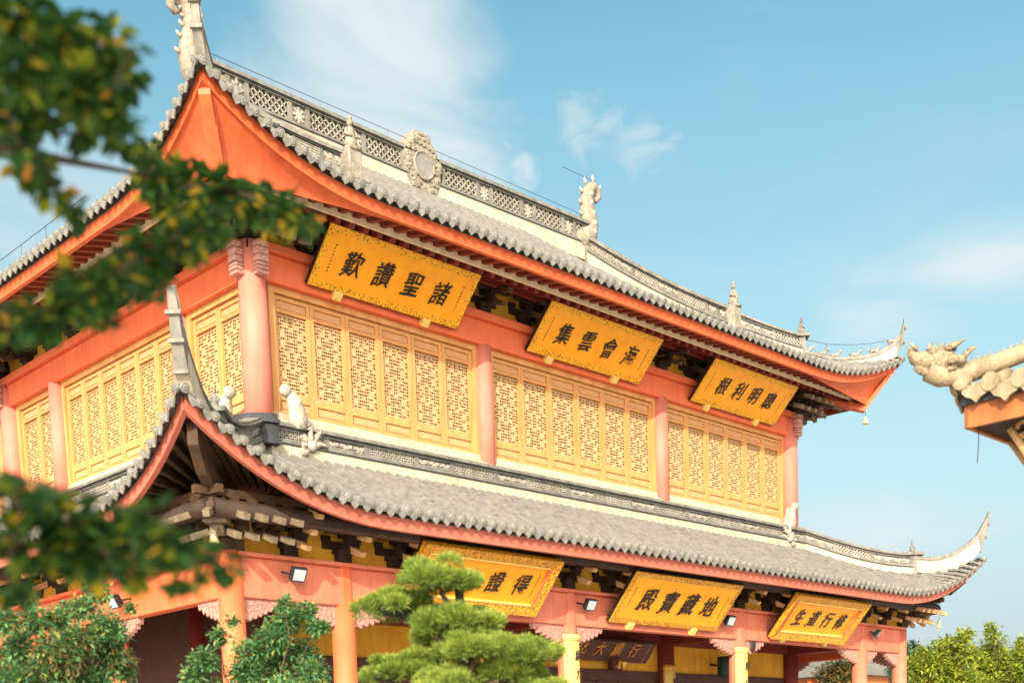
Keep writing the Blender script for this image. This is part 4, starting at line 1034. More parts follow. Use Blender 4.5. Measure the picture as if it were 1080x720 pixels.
# speaker and dome camera hanging in the porch
root = empty('wall_speaker', (12.6, -0.25, 3.6), 'dark green cylindrical speaker hanging in the porch below the right signboard', 'speaker')
b = MB(); b.tube([(12.6, -0.3, 3.58), (12.6, -0.3, 3.62), (12.6, -0.3, 4.02), (12.6, -0.3, 4.06)], [0.14, 0.17, 0.17, 0.15], 20); b.build('speaker_body', GREEN, root, smooth=True)
b = MB(); b.bar((12.6, -0.3, 3.85), (12.6, 0.1, 3.9), 0.05, 0.05); b.build('wall_arm', BLACK, root)
root = empty('dome_camera', (11.2, -d - 0.0, 3.95), 'dark dome camera fixed beside the carved bracket of the third column', 'camera')
b = MB(); b.cyl((11.2, -d, 4.19), (11.2, -d, 4.05), 0.12, 18); b.build('camera_mount', BLACK, root)
b = MB(); b.ball((11.2, -d, 4.05), 0.11, 16, 10); b.build('camera_dome', MAROON, root, smooth=True)
root = empty('carved_lion_block', (8.75, -0.2, 3.66), 'small dark carved block with gilt face under the maroon signboard', 'carving')
b = MB(); b.box((8.75, -0.16, 3.78), (0.34, 0.2, 0.3)); bevel(b.build('carved_block', MAROON, root), 0.05)
o = ornament('gilt_face', Vector((8.75, -0.27, 3.68)), X, 0.2, GILT, 8, root)

def bell(p, label):
    root = empty('wind_bell', p, label, 'bell', 'wind bells at the roof corners'); c = Vector(p); k_ = 0.62
    b = MB(); b.tube([c + Z * 0.14 * k_, c + Z * 0.12 * k_, c + Z * 0.07 * k_, c - Z * 0.05 * k_, c - Z * 0.12 * k_, c - Z * 0.14 * k_], [q * k_ for q in (0.02, 0.06, 0.075, 0.085, 0.115, 0.125)], 16, caps=False); b.build('bell_body', BRASS, root, smooth=True)
    b = MB(); b.tube([c + Z * 0.22, c + Z * 0.08], 0.006, 5); b.build('bell_hook', BLACK, root)
    b = MB(); b.tube([c + Z * 0.05, c - Z * 0.1], 0.005, 5); b.box(c - Z * 0.12, (0.04, 0.008, 0.05)); b.build('bell_clapper', BRASS, root)
bell((-2.62, -2.62, 4.92), 'pale bell hanging under the lower roof corner behind the leaves')
bell((W + 2.75, -2.75, 4.92), 'small bell hanging under the right corner of the lower roof')
bell((W + 1.40, -1.40, 10.08), 'small bell hanging under the right tip of the upper roof')

# ------------------------------------------------------------------ plants
def leaf_mesh(name, clusters, n, ln, wd, m, parent, seed, droop=0.3, flat=0.8, dens_pow=2, fold=0.25, shell=0.45, rnd_bias=None):
    """many small folded leaves spread through the clusters (x, y, z, radius)"""
    r = random.Random(seed); vs, fs, at_ = [], [], []
    tot = sum(c[3] ** dens_pow for c in clusters)
    pw = wl(parent)
    for c in clusters:
        k = max(8, int(n * c[3] ** dens_pow / tot)); ctr = Vector(c[:3]) - pw
        for _ in range(k):
            dv = Vector((r.gauss(0, 1), r.gauss(0, 1), r.gauss(0, 1))).normalized()
            rr = c[3] * (shell + (1 - shell) * r.random()) * (1.25 if r.random() < 0.12 else 1.0)
            p = ctr + Vector((dv.x * rr, dv.y * rr, dv.z * rr * flat))
            a = (dv * 0.7 + Vector((r.uniform(-1, 1), r.uniform(-1, 1), r.uniform(-0.6, 0.6) - droop))).normalized()
            s_ = a.cross(Vector((r.uniform(-0.5, 0.5), r.uniform(-0.5, 0.5), 1))).normalized(); nn = s_.cross(a)
            L_ = ln * r.uniform(0.5, 1.35); w = wd * r.uniform(0.6, 1.25); i = len(vs)
            b0, b1, t1_ = p, p + a * L_ * 0.5, p + a * L_
            vs += [b0, b1 + s_ * w / 2 + nn * w * fold, b1, b1 - s_ * w / 2 + nn * w * fold, t1_, p + a * L_ * 0.8 + s_ * w * 0.28 + nn * w * fold * 0.5, p + a * L_ * 0.8 - s_ * w * 0.28 + nn * w * fold * 0.5]
            fs += [(i, i + 1, i + 2), (i, i + 2, i + 3), (i + 2, i + 1, i + 5, i + 4), (i + 2, i + 4, i + 6, i + 3)]
            q = r.random(); at_ += [q] * 4
    me = bpy.data.meshes.new(name); me.from_pydata([tuple(v) for v in vs], [], fs); me.materials.append(m)
    at = me.attributes.new('rnd', 'FLOAT', 'FACE'); at.data.foreach_set('value', at_)
    o = bpy.data.objects.new(name, me); COL.objects.link(o); o.parent = parent
    return o
def limbs(name, base, fork, clusters, r0, parent, seed, rt=0.012):
    r = random.Random(seed); b = MB(); base, fork = Vector(base), Vector(fork)
    b.tube([base, base + (fork - base) * 0.35 + Vector((r.uniform(-.05, .05), r.uniform(-.05, .05), 0)) * r0 * 8, base + (fork - base) * 0.7, fork], [r0 * 1.25, r0, r0 * 0.85, r0 * 0.7], 12)
    t = b.build('trunk', BARK, parent, smooth=True); b = MB()
    for c in clusters:
        e = Vector(c[:3]); m1 = fork + (e - fork) * 0.4 + Vector((r.uniform(-1, 1), r.uniform(-1, 1), r.uniform(0, 1))) * (e - fork).length * 0.12
        m2 = fork + (e - fork) * 0.75 + Vector((r.uniform(-1, 1), r.uniform(-1, 1), r.uniform(-.3, .7))) * (e - fork).length * 0.08
        b.tube([fork, m1, m2, e], [r0 * 0.5, r0 * 0.35, r0 * 0.2 + rt * 0.5, rt], 6)
        for _ in range(3):
            q = e + Vector((r.uniform(-1, 1), r.uniform(-1, 1), r.uniform(-.6, 1))).normalized() * c[3] * 0.8; b.tube([m2 + (e - m2) * 0.5, q], [rt * 0.8, rt * 0.3], 4)
    b.build('branch', BARK, parent, smooth=True)
FG_A = [(-10.45, -14.39, 3.81, 0.09), (-10.28, -14.23, 3.9, 0.09), (-10.25, -14.38, 3.82, 0.07), (-10.1, -14.28, 3.88, 0.07), (-10.05, -14.29, 3.82, 0.06), (-10.2, -14.65, 3.7, 0.02), (-10.51, -14.53, 3.58, 0.09), (-10.18, -14.06, 3.86, 0.09), (-10.27, -14.46, 3.64, 0.08), (-10.22, -14.5, 3.58, 0.07), (-9.92, -14.07, 3.75, 0.05), (-10.4, -14.23, 3.6, 0.07), (-10.2, -14.05, 3.73, 0.06), (-10.21, -14.32, 3.61, 0.05), (-10.06, -14.27, 3.96, 0.03), (-10.47, -14.44, 3.41, 0.03), (-10.21, -14.2, 3.85, 0.07), (-10.04, -14.1, 3.91, 0.07), (-10.34, -14.22, 3.68, 0.07)]
FG_B = [(-10.2, -13.85, 3.65, 0.04), (-10.17, -13.9, 3.66, 0.03), (-10.24, -14.18, 3.45, 0.04), (-10.14, -13.87, 3.62, 0.03), (-10.1, -13.97, 3.52, 0.03), (-10.14, -14.1, 3.44, 0.02), (-10.3, -14.17, 3.56, 0.04)]
FG_C = [(-9.36, -13.24, 4.17, 0.05), (-9.48, -13.47, 3.96, 0.07), (-9.38, -13.34, 3.97, 0.08), (-9.21, -13.32, 4.06, 0.09), (-9.17, -13.48, 4.0, 0.09), (-9.0, -13.43, 4.01, 0.1), (-9.09, -13.78, 3.83, 0.09), (-8.86, -13.62, 3.91, 0.05), (-9.41, -13.53, 3.83, 0.07), (-9.26, -13.25, 4.12, 0.06)]
FG_D = [(-10.13, -13.51, 3.23, 0.06), (-10.26, -14.02, 3.11, 0.06), (-10.15, -14.05, 3.17, 0.07), (-10.03, -14.05, 3.25, 0.08), (-9.7, -13.65, 3.48, 0.09), (-9.81, -14.0, 3.43, 0.08), (-9.66, -13.94, 3.53, 0.08), (-9.71, -14.17, 3.49, 0.07), (-9.78, -13.96, 3.34, 0.04), (-10.07, -13.9, 3.31, 0.04), (-10.0, -13.96, 3.2, 0.04), (-9.83, -13.87, 3.48, 0.04), (-10.17, -13.7, 3.24, 0.03)]
FG_E = [(-10.57, -14.41, 2.48, 0.03), (-10.6, -14.55, 2.39, 0.06), (-10.47, -14.44, 2.4, 0.08), (-10.4, -14.52, 2.36, 0.08), (-10.28, -14.49, 2.35, 0.09), (-10.31, -14.7, 2.29, 0.08), (-10.39, -15.01, 2.22, 0.07), (-10.56, -14.45, 2.29, 0.07), (-10.44, -14.43, 2.28, 0.07), (-10.36, -14.51, 2.25, 0.07), (-10.2, -14.84, 2.21, 0.05), (-10.08, -14.8, 2.21, 0.03), (-10.42, -14.95, 2.31, 0.04), (-10.61, -14.45, 2.16, 0.05), (-10.37, -14.73, 2.19, 0.05), (-10.35, -14.95, 2.16, 0.04), (-10.71, -14.91, 2.36, 0.02), (-10.4, -14.53, 2.29, 0.07), (-10.03, -14.64, 2.29, 0.03)]
PADS = [(-4.35, -9.29, 3.36, 0.38, 0.19), (-4.44, -8.77, 3.14, 0.4, 0.14), (-4.14, -9.27, 2.97, 0.45, 0.15), (-4.12, -9.46, 2.72, 0.36, 0.16), (-3.68, -9.79, 2.69, 0.3, 0.15), (-3.69, -9.46, 2.51, 0.35, 0.17), (-4.3, -8.84, 2.59, 0.29, 0.17), (-4.33, -9.34, 2.41, 0.28, 0.13), (-4.61, -8.74, 2.53, 0.22, 0.17), (-4.56, -9.14, 2.23, 0.45, 0.16), (-3.88, -9.31, 2.18, 0.55, 0.18), (-3.59, -9.86, 2.29, 0.27, 0.13), (-4.18, -8.94, 2.86, 0.2, 0.11)]
SHRUB_A = [(-5.72, -5.25, 3.63, 0.16), (-6.03, -5.54, 3.4, 0.14), (-5.99, -5.1, 3.4, 0.14), (-6.35, -5.58, 3.23, 0.16), (-6.63, -5.66, 3.21, 0.17), (-6.6, -5.2, 3.01, 0.24), (-6.47, -5.78, 2.87, 0.27), (-5.97, -5.86, 3.18, 0.2), (-5.87, -5.71, 2.9, 0.22), (-5.69, -5.62, 2.77, 0.16), (-6.21, -5.78, 3.03, 0.21), (-6.89, -5.58, 3.2, 0.15), (-6.36, -5.05, 2.69, 0.3), (-6.05, -5.71, 2.55, 0.3), (-5.43, -5.42, 3.45, 0.06), (-5.61, -5.39, 3.16, 0.14), (-6.78, -5.32, 2.61, 0.29), (-6.26, -5.47, 2.42, 0.4), (-6.51, -5.31, 3.47, 0.09)]
SHRUB_B = [(-4.14, -6.52, 3.29, 0.17), (-3.99, -6.67, 3.38, 0.1), (-3.96, -6.73, 3.18, 0.1), (-4.28, -6.44, 3.09, 0.23), (-3.9, -6.38, 2.93, 0.21), (-4.58, -6.36, 2.9, 0.19), (-4.86, -6.26, 3.1, 0.1), (-4.61, -6.13, 3.28, 0.06), (-5.1, -6.3, 2.82, 0.16), (-5.17, -6.2, 2.67, 0.14), (-4.13, -6.18, 2.78, 0.28), (-4.01, -6.73, 2.69, 0.19), (-4.61, -6.3, 2.68, 0.21), (-4.52, -6.9, 2.36, 0.36), (-5.0, -6.19, 2.44, 0.27), (-3.86, -6.78, 3.2, 0.06), (-4.47, -6.93, 3.39, 0.08)]
BG_A = [(35.5, 3.22, 4.96, 0.74), (35.99, 2.2, 5.26, 0.51), (34.37, 2.91, 6.03, 0.33), (35.49, 3.3, 5.69, 0.52), (35.02, 3.54, 5.33, 0.59), (35.74, 3.02, 4.95, 0.81), (34.69, 3.69, 4.79, 0.81), (35.99, 2.58, 5.47, 0.37), (36.09, 2.51, 5.79, 0.22), (34.88, 1.55, 4.8, 0.93), (34.33, 3.01, 6.32, 0.18), (35.87, 2.7, 4.75, 0.74)]
BG_B = [(30.8, 2.95, 5.45, 0.41), (29.39, 2.79, 4.71, 0.54), (29.81, 2.82, 5.23, 0.44), (30.25, 2.5, 4.98, 0.61), (29.41, 3.04, 4.86, 0.5), (29.99, 2.06, 5.49, 0.3), (29.16, 3.49, 4.59, 0.54), (29.66, 2.74, 4.32, 0.74), (30.46, 2.08, 5.75, 0.24), (29.99, 1.78, 4.98, 0.4), (29.41, 3.26, 5.15, 0.27)]
BG_C = [(39.57, 9.44, 6.26, 0.38), (38.17, 8.39, 5.75, 0.41), (39.04, 9.44, 5.58, 0.51), (39.72, 8.97, 6.4, 0.25), (38.6, 8.97, 5.11, 0.58)]
BG_D = [(30.34, 7.12, 4.91, 0.58), (31.09, 8.12, 4.75, 0.52), (30.63, 6.68, 5.06, 0.36), (30.36, 6.94, 4.5, 0.65)]
LF_DARK = leafmat('dark_green_leaf', [(0.0, (0.018, 0.062, 0.016)), (0.45, (0.04, 0.11, 0.022)), (0.80, (0.08, 0.16, 0.025)), (0.93, (0.30, 0.33, 0.02)), (0.98, (0.7, 0.42, 0.03)), (1.0, (0.8, 0.26, 0.05))], 0.42)
LF_SHRUB = leafmat('fresh_green_leaf', [(0.0, (0.05, 0.16, 0.07)), (0.5, (0.12, 0.27, 0.10)), (0.85, (0.21, 0.35, 0.11)), (1.0, (0.36, 0.36, 0.07))], 0.3)
LF_RUST = leafmat('bronze_tinted_leaf', [(0.0, (0.06, 0.10, 0.04)), (0.5, (0.14, 0.15, 0.05)), (1.0, (0.30, 0.14, 0.05))], 0.25)
LF_YEL = leafmat('yellow_green_leaf', [(0.0, (0.12, 0.19, 0.025)), (0.5, (0.26, 0.33, 0.04)), (1.0, (0.45, 0.45, 0.05))], 0.35)
LF_BLUE = leafmat('deep_green_leaf', [(0.0, (0.03, 0.08, 0.04)), (1.0, (0.08, 0.15, 0.06))], 0.25)
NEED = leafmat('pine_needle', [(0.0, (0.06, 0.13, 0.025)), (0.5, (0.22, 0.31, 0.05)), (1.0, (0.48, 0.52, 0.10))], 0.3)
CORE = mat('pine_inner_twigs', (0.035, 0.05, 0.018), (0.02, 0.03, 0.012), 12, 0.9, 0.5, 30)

# overhanging tree whose branches reach into the picture from the left
tb = Vector((-13.4, -13.9, 0)); fork = Vector((-13.3, -13.9, 3.0))
t = empty('shade_tree', tb, 'tall leafy tree with dark green and yellowing leaves hanging in front of the hall', 'tree')
fgc = FG_A + FG_B + FG_C + FG_D + FG_E
r = random.Random(11); shade = []
for c in FG_A + FG_D + FG_E + FG_C[::2]:
    for k in range(2):
        s_ = r.uniform(2.5, 4.6); p = Vector(c[:3]) + SUN * s_ + Vector((r.uniform(-.15, .15), r.uniform(-.15, .15), r.uniform(-.1, .25)))
        shade.append((p.x, p.y, p.z, c[3] * r.uniform(1.4, 2.0)))
leaf_mesh('leaf_spray', [(c[0], c[1], c[2], c[3] * 0.92) for c in fgc], 3300, 0.070, 0.048, LF_DARK, t, 5, droop=0.35, flat=0.72, shell=0.1, dens_pow=1.7)
leaf_mesh('crown', shade, 5200, 0.15, 0.11, LF_DARK, t, 6, shell=0.1)  # unseen clusters added toward the sun to shade the sprays
limbs('limbs', tb, fork, shade[::5], 0.11, t, 4, rt=0.006)
b = MB()
for grp in (FG_A[::-1], FG_C, FG_D, FG_E, FG_B):
    pts = [Vector(c[:3]) for c in grp]; st_ = min(pts, key=lambda p: (p - fork).length)
    for p in pts:
        q = min(pts, key=lambda o_: (o_ - p).length if (o_ - fork).length < (p - fork).length - 0.02 else 99)
        q = q if (q - fork).length < (p - fork).length - 0.02 else fork.lerp(p, 0.75)
        b.tube([q, (p + q) / 2 + Z * 0.02, p], [0.007, 0.006, 0.004], 5)
    b.tube([fork, fork.lerp(st_, 0.5) + Z * 0.15, st_], [0.035, 0.02, 0.008], 6)
b.build('branch', BARK, t, smooth=True)

def shrub(label, cl, base, n, seed, rust=None):
    t = empty('garden_tree', base, label, 'tree')
    low = [(c[0] + math.sin(i * 2.1) * 0.2, c[1] + math.cos(i * 1.7) * 0.2, c[2] - 0.55 - 0.3 * (i % 3), c[3] * 1.25) for i, c in enumerate(cl) if i % 2 == 0 and c[2] < 3.1]
    leaf_mesh('leaf_crown', cl + low, int(n * 2.3), 0.068, 0.032, LF_SHRUB, t, seed, droop=0.2, shell=0.15, fold=0.15, dens_pow=1.6)
    if rust: leaf_mesh('bronze_leaves', rust, 1300, 0.11, 0.022, LF_RUST, t, seed + 1, droop=0.5, shell=0.3)
    limbs('limbs', base, Vector(base) + Vector((0.05, 0.05, 1.5)), cl[::2], 0.035, t, seed + 2, rt=0.003)
shrub('bushy green garden tree with bronze leaves at its middle, left of the corner column', SHRUB_A, (-6.2, -5.5, 0), 10500, 21, [SHRUB_A[6], SHRUB_A[8], SHRUB_A[10]])
shrub('light green small leaved garden tree in front of the corner column of the porch', SHRUB_B, (-4.6, -6.4, 0), 9000, 31)

# clipped cloud pine
pb = Vector((-4.15, -9.3, 0))
t = empty('cloud_pine', pb, 'clipped pine with rounded bright green foliage pads in front of the porch', 'tree', None)
b = MB(); b.tube([pb, pb + Vector((0.12, 0.05, 0.7)), pb + Vector((-0.08, 0.0, 1.5)), pb + Vector((0.10, 0.02, 2.3)), pb + Vector((0.02, 0, 3.3))], [0.14, 0.12, 0.10, 0.075, 0.04], 12)
b.build('trunk', BARK, t, smooth=True)
b = MB()
for x_, y_, z_, rx, rz in PADS:
    s0 = pb + Vector((0.03, 0, max(0.9, z_ - 0.45))); b.tube([s0, (s0 + Vector((x_, y_, z_))) / 2 - Z * 0.05, Vector((x_, y_, z_ - rz * 0.6))], [0.05, 0.035, 0.02], 7)
b.build('branch', BARK, t, smooth=True)
EXTRA = [(pb.x + dx, pb.y + dy, z_, rx, rz) for dx, dy, z_, rx, rz in ((0.3, 0.35, 2.35, 0.42, 0.18), (-0.45, -0.3, 1.9, 0.5, 0.2), (0.45, -0.3, 1.75, 0.5, 0.2), (-0.2, 0.4, 1.4, 0.5, 0.2), (0.1, -0.2, 1.2, 0.55, 0.2))]
for pi, (x_, y_, z_, rx, rz) in enumerate(PADS + EXTRA):
    r = random.Random(100 + pi); vs, fs, at_ = [], [], []
    c = Vector((x_, y_, z_ - 0.04)) - pb; tufts = []
    nt_ = int(13 + 10 * rx / 0.45)
    for j in range(nt_):
        dv = Vector((r.gauss(0, 1), r.gauss(0, 1), abs(r.gauss(0, 0.8)) - 0.15)).normalized(); q = r.uniform(0.55, 0.86)
        tufts.append((c + Vector((dv.x * rx * q, dv.y * rx * q * 0.95, dv.z * rz * q * 1.25)), rx * r.uniform(0.27, 0.42), dv))
    k = int(800 * (rx / 0.45) ** 0.8) if pi < len(PADS) else 130
    for tc_, tr_, tdv in tufts:
        tone = r.uniform(-0.16, 0.16)
        for _ in range(k):
            dv = (Vector((r.gauss(0, 1), r.gauss(0, 1), r.gauss(0.25, 0.9))) + tdv * 0.5).normalized(); rr = tr_ * (0.35 + 0.65 * r.random() ** 0.6)
            p = tc_ + Vector((dv.x * rr, dv.y * rr, dv.z * rr * 0.62))
            a = (Vector((dv.x, dv.y, dv.z * 0.7 + 0.35)) + Vector((r.uniform(-.45, .45), r.uniform(-.45, .45), r.uniform(-.3, .4)))).normalized()
            s_ = a.cross(Vector((r.uniform(-1, 1), r.uniform(-1, 1), r.uniform(-1, 1)))).normalized()
            L_ = r.uniform(0.03, 0.062); w = 0.0075; i = len(vs)
            vs += [p - s_ * w / 2, p + s_ * w / 2, p + a * L_ + s_ * w * 0.15, p + a * L_ - s_ * w * 0.15]; fs.append((i, i + 1, i + 2, i + 3))
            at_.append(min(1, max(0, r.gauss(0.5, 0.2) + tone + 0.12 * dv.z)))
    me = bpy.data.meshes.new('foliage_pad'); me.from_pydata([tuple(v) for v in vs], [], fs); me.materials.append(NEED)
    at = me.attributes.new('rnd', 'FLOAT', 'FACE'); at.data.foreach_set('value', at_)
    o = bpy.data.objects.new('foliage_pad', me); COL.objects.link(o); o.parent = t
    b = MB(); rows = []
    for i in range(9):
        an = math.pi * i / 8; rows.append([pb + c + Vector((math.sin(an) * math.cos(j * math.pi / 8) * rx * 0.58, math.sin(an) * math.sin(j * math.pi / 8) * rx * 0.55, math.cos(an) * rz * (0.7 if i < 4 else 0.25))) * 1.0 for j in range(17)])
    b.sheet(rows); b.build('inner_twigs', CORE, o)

def bgtree(label, cl, base, n, ln, m, seed):
    t = empty('broadleaf_tree', base, label, 'tree', 'trees beyond the right end of the hall')
    low = [(c[0], c[1], c[2] - 0.9 - 0.5 * (i % 3), c[3] * 1.4) for i, c in enumerate(cl)]
    leaf_mesh('crown', cl + low, int(n * 1.7), ln, ln * 0.5, m, t, seed, shell=0.1, droop=0.2, dens_pow=1.6)
    zc = sum(c[2] for c in cl) / len(cl)
    limbs('limbs', base, Vector((base[0], base[1], zc - 1.8)), cl, 0.10, t, seed, rt=0.006)
for lab, cl, n, m, sd_ in (('tall yellow green tree with feathery top at the right edge', BG_A, 7500, LF_YEL, 41), ('bushy yellow green tree between the porch end and the tall feathery tree', BG_B, 6500, LF_YEL, 43),
                      ('dark green tree directly beside the last red porch column', BG_C, 2600, LF_BLUE, 45), ('dark tree seen through the open right end of the porch', BG_D, 3000, LF_RUST, 47)):
    bx_ = sum(c[0] for c in cl) / len(cl); by_ = sum(c[1] for c in cl) / len(cl)
    bgtree(lab, cl, (bx_, by_, 0), n, 0.20, m, sd_)

# ------------------------------------------------------------------ pavilion whose roof corner enters from the right
px0, py0, S0 = 1.34, -11.62, 5.0            # eave corner (smallest x, largest y) and side length
GLZ = mat('pale_buff_roof_tile', (0.35, 0.275, 0.17), (0.24, 0.185, 0.11), 7, 0.7, 0.4, 35, c3=(0.25, 0.20, 0.13), streak=0.40)
GLZD = mat('carved_buff_scales', (0.36, 0.285, 0.175), (0.20, 0.15, 0.09), 26, 0.7, 1.0, 42, c3=(0.13, 0.10, 0.06), lo=0.4, hi=0.6)
pav = empty('garden_pavilion', (px0 + S0 / 2, py0 - S0 / 2, 0), 'pavilion with buff tiles and a dragon head on its upturned roof corner', 'pavilion')
cxp, cyp = px0 + S0 / 2, py0 - S0 / 2
def pz(s, t):         # s from side middle (-1..1), t inward 0..1
    return 5.46 + 2.3 * (0.42 * t + 0.58 * t * t) + 0.16 * abs(s) ** 6 * (1 - t) ** 2
sheet, cov, ed, fa, so2 = MB(), MB(), MB(), MB(), MB()
h = S0 / 2
for q in range(4):
    an = q * math.pi / 2; ou = Vector((math.cos(an), math.sin(an), 0)); al = Vector((-ou.y, ou.x, 0)); c = Vector((cxp, cyp, 0))
    P_ = lambda s, t, dz=0: c + ou * (h + 0.06) * (1 - t) + al * s + Z * (pz(s / h, t) + dz)
    rows = []
    for i in range(12):
        t = i / 11; rows.append([P_(h * (1 - t) * (-1 + 2 * j / 12), t) for j in range(13)])
    sheet.sheet(rows)
    n_ = 15
    for j in range(n_ + 1):
        s_ = -h + 0.06 + (2 * h - 0.12) * j / n_; tm = 1 - abs(s_) / h
        if tm < 0.015: tm = 0.03
        k = max(2, int(tm * 12)); pts = [P_(s_, tm * i / k, 0.02) for i in range(k + 1)]
        cov.tube(pts, [0.078 if i % 2 else 0.072 for i in range(k + 1)], 10)
        p0 = P_(s_, 0, 0.03); ed.cyl(p0 - ou * 0.02, p0 + ou * 0.05, 0.098, 16); ed.tube([p0 + ou * 0.03, p0 + ou * 0.045], [0.05, 0.03], 10)
        if j < n_:
            sm_ = s_ + (h - 0.06) / n_; Mx = Matrix((al, -Z, ou)).transposed().to_4x4(); Mx.translation = P_(sm_, 0, -0.02) + ou * 0.02
            ed.prism([(-.16, -.03), (-.16, .03), (-.12, .085), (-.05, .115), (0, .165), (.05, .115), (.12, .085), (.16, .03), (.16, -.03)], 0.03, Mx)
    bk_ = MB(); bk_.bar(c + ou * (h - 0.02) - al * (h - 0.03) + Z * 5.425, c + ou * (h - 0.02) + al * (h - 0.03) + Z * 5.425, 0.07, 0.07); bk_.build('gap_shade_strip', SLATE, pav)  # dark strip painted in for the shaded gap under the tile ends
    fa.bar(c + ou * (h - 0.06) - al * (h - 0.035) + Z * 5.27, c + ou * (h - 0.06) + al * (h - 0.035) + Z * 5.27, 0.05, 0.24)
    so2.sheet([[c + ou * (h - 0.08) - al * (h - 0.08) + Z * 5.18, c + ou * (h - 0.08) + al * (h - 0.08) + Z * 5.18], [c + ou * 1.3 - al * 1.3 + Z * 5.5, c + ou * 1.3 + al * 1.3 + Z * 5.5]])
o = sheet.build('roof', GLZ, pav); cov.build('tile_rib', GLZ, o, smooth=True); ed.build('eave_tile_edge', GLZ, o); fa.build('fascia_board', mat('orange_fascia_paint', (0.44, 0.155, 0.05), (0.35, 0.11, 0.035), 3, 0.6, 0.3, 14, streak=0.4), o); so2.build('soffit', WOOD, o)
b = MB(); b.box((cxp, cyp, 8.15), (0.3, 0.3, 0.5)); b.ball((cxp, cyp, 8.65), 0.3, 16, 10); b.tube([(cxp, cyp, 8.85), (cxp, cyp, 9.3)], [0.12, 0.02], 10); b.build('finial', GLZ, o, smooth=True)
for sx, sy in ((-1, 1), (1, 1), (1, -1), (-1, -1)):
    dgv = Vector((sx, sy, 0)).normalized(); sd = Vector((-dgv.y, dgv.x, 0)); c = Vector((cxp, cyp, 0)); hd = h * math.sqrt(2)
    Pd = lambda e: c + dgv * (hd * (1 - e)) + Z * (5.46 + 2.3 * (0.42 * e + 0.58 * e * e) + 0.16 * (1 - e) ** 2)
    b = MB(); b.tube([Pd(0.98) + Z * .08, Pd(0.6) + Z * .1, Pd(0.3) + Z * .11, Pd(0.12) + Z * 0.12, Pd(0.0) + Z * 0.10, Pd(-0.06) + Z * 0.14, Pd(-0.10) + Z * 0.22], [0.085, 0.09, 0.095, 0.10, 0.115, 0.13, 0.125], 12)
    for i in range(40):
        e = 0.0 + i * 0.02; b.tube([Pd(e) + Z * 0.2, Pd(e - 0.006) + Z * 0.262], [0.026, 0.006], 5)
    hr = b.build('hip_ridge', GLZ, pav, smooth=True)
    hp = Pd(-0.055) + Z * 0.26; b = MB()
    b.tube([hp - dgv * 0.12, hp, hp + dgv * 0.10 + Z * 0.02, hp + dgv * 0.20 + Z * 0.03, hp + dgv * 0.31 + Z * 0.07, hp + dgv * 0.36 + Z * 0.15], [0.11, 0.15, 0.14, 0.105, 0.075, 0.045], 12)     # skull and upper jaw
    b.tube([hp - dgv * 0.05 - Z * 0.10, hp + dgv * 0.12 - Z * 0.09, hp + dgv * 0.25 - Z * 0.05, hp + dgv * 0.31 - Z * 0.03], [0.09, 0.075, 0.055, 0.03], 10)
    for i in range(7):
        for sg in (-1, 1): b.tube([hp - dgv * (0.02 + 0.035 * i) + sd * sg * 0.12 - Z * (0.10 - 0.03 * i), hp - dgv * (0.11 + 0.035 * i) + sd * sg * 0.15 - Z * (0.09 - 0.035 * i)], [0.035, 0.008], 5)
    for sg in (-1, 1):
        b.ball(hp + dgv * 0.14 + sd * sg * 0.09 + Z * 0.10, 0.045, 8, 6); b.tube([hp + sd * sg * 0.08 + Z * 0.12, hp - dgv * 0.11 + sd * sg * 0.11 + Z * 0.165, hp - dgv * 0.20 + sd * sg * 0.12 + Z * 0.21], [0.04, 0.03, 0.01], 7)
        b.tube([hp - dgv * 0.02 + sd * sg * 0.13, hp - dgv * 0.16 + sd * sg * 0.19 - Z * 0.02, hp - dgv * 0.24 + sd * sg * 0.17 + Z * 0.07], [0.06, 0.045, 0.01], 7)
        b.tube([hp + dgv * 0.30 + sd * sg * 0.05 + Z * 0.13, hp + dgv * 0.38 + sd * sg * 0.06 + Z * 0.21], [0.03, 0.008], 6)
    for i in range(5): b.tube([hp + dgv * (0.16 - i * 0.07) + Z * 0.14, hp + dgv * (0.12 - i * 0.07) + Z * 0.225], [0.035, 0.008], 6)
    b.build('dragon_head', GLZD, hr, smooth=True)
    p = c + Vector((sx, sy, 0)) * (h - 1.0)
    b = MB(); b.tube([p + Z * 0.15, p + Z * 5.3], [0.16, 0.15], 20); b.build('column', DRED, pav, smooth=True)
    for ox_ in (Vector((sx, 0, 0)), Vector((0, sy, 0)), Vector((sx, sy, 0)).normalized()):      # openwork gilded brackets
        b = MB(); n1 = Vector((-ox_.y, ox_.x, 0))
        for i in range(5):
            q0 = p + ox_ * (0.18 + 0.13 * i) + Z * (4.45 + 0.17 * i)
            b.tube([q0 + ox_ * (0.085 * math.cos(a)) + Z * (0.085 * math.sin(a)) for a in [j * 0.55 for j in range(11)]], 0.028, 7)
        b.tube([p + ox_ * 0.14 + Z * 4.25, p + ox_ * 0.24 + Z * 4.35, p + ox_ * 0.55 + Z * 4.7, p + ox_ * 0.86 + Z * 5.14], [0.03, 0.05, 0.05, 0.04], 8)
        b.build('carved_bracket', TAN, pav, smooth=True)
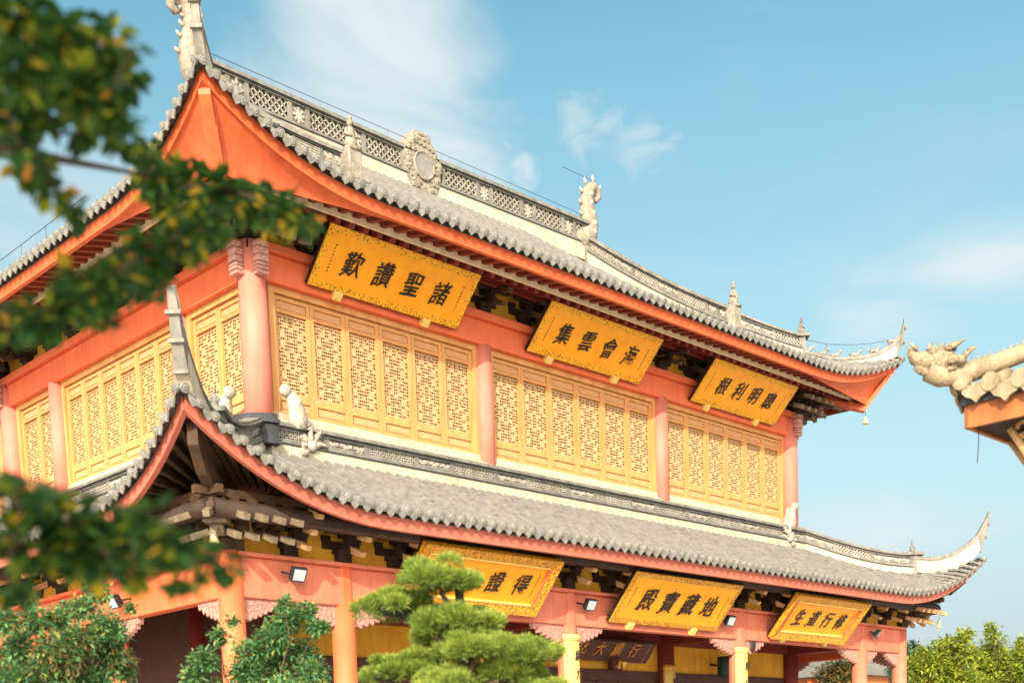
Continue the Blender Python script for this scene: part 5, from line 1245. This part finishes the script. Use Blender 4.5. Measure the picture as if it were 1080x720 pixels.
for q in range(4):
    an = q * math.pi / 2; ou = Vector((math.cos(an), math.sin(an), 0)); al = Vector((-ou.y, ou.x, 0)); c = Vector((cxp, cyp, 0)); k_ = h - 1.0
    b = MB(); b.bar(c + ou * k_ - al * (k_ - 0.1) + Z * 5.0, c + ou * k_ + al * (k_ - 0.1) + Z * 5.0, 0.16, 0.3); b.build('beam', DRED, pav)
b = MB(); b.b2(cxp - h + 0.3, cxp + h - 0.3, cyp - h + 0.3, cyp + h - 0.3, 0.002, 0.16); b.build('stone_base', STEP, pav)
p = Vector((px0 + 0.16, py0 - 0.14, 0)); b = MB(); b.tube([p + Z * 5.2, p + Vector((0.01, 0, 5.0)), p + Vector((0.0, 0.01, 4.78))], 0.005, 5); b.build('loose_wire', BLACK, pav)

# ------------------------------------------------------------------ hall in the distance seen through the porch
far = empty('distant_hall', (46, 20, 0), 'distant orange building with pale grey roof seen through the right end of the porch', 'building')
b = MB(); b.b2(40.5, 52, 12.6, 28, 0, 5.4); b.build('wall', mat('orange_wall', (0.62, 0.22, 0.09), (0.52, 0.16, 0.06), 1, 0.8), far)
b = MB(); rows = []
for i in range(7):
    t = i / 6; rows.append([Vector((38.7 + 2.3 * t, 12.2 + t * 0.4, 3.4 + 0.9 * t + 0.5 * t * t)), Vector((38.7 + 2.3 * t, 28.4 - t, 3.4 + 0.9 * t + 0.5 * t * t))])
b.sheet(rows); rf = b.build('porch_roof', TILE2, far); rf.modifiers.new('solid', 'SOLIDIFY').thickness = 0.15
b = MB(); b.hexa([(39.8, 12.2, 5.4), (53, 12.2, 5.4), (53, 28.5, 5.4), (39.8, 28.5, 5.4), (46.2, 13.5, 7.2), (46.6, 13.5, 7.2), (46.6, 27, 7.2), (46.2, 27, 7.2)]); b.build('roof', TILE, far)
for j in range(7):
    y = 13.6 + j * 2.1; b = MB(); b.b2(40.42, 40.52, y - 0.6, y + 0.6, 4.3, 5.1); fr = b.build('window', DOOR, far)
    b = MB(); b.b2(40.2, 40.42, y + 0.9, y + 1.1, 0, 5.3); b.build('column', RED, far)
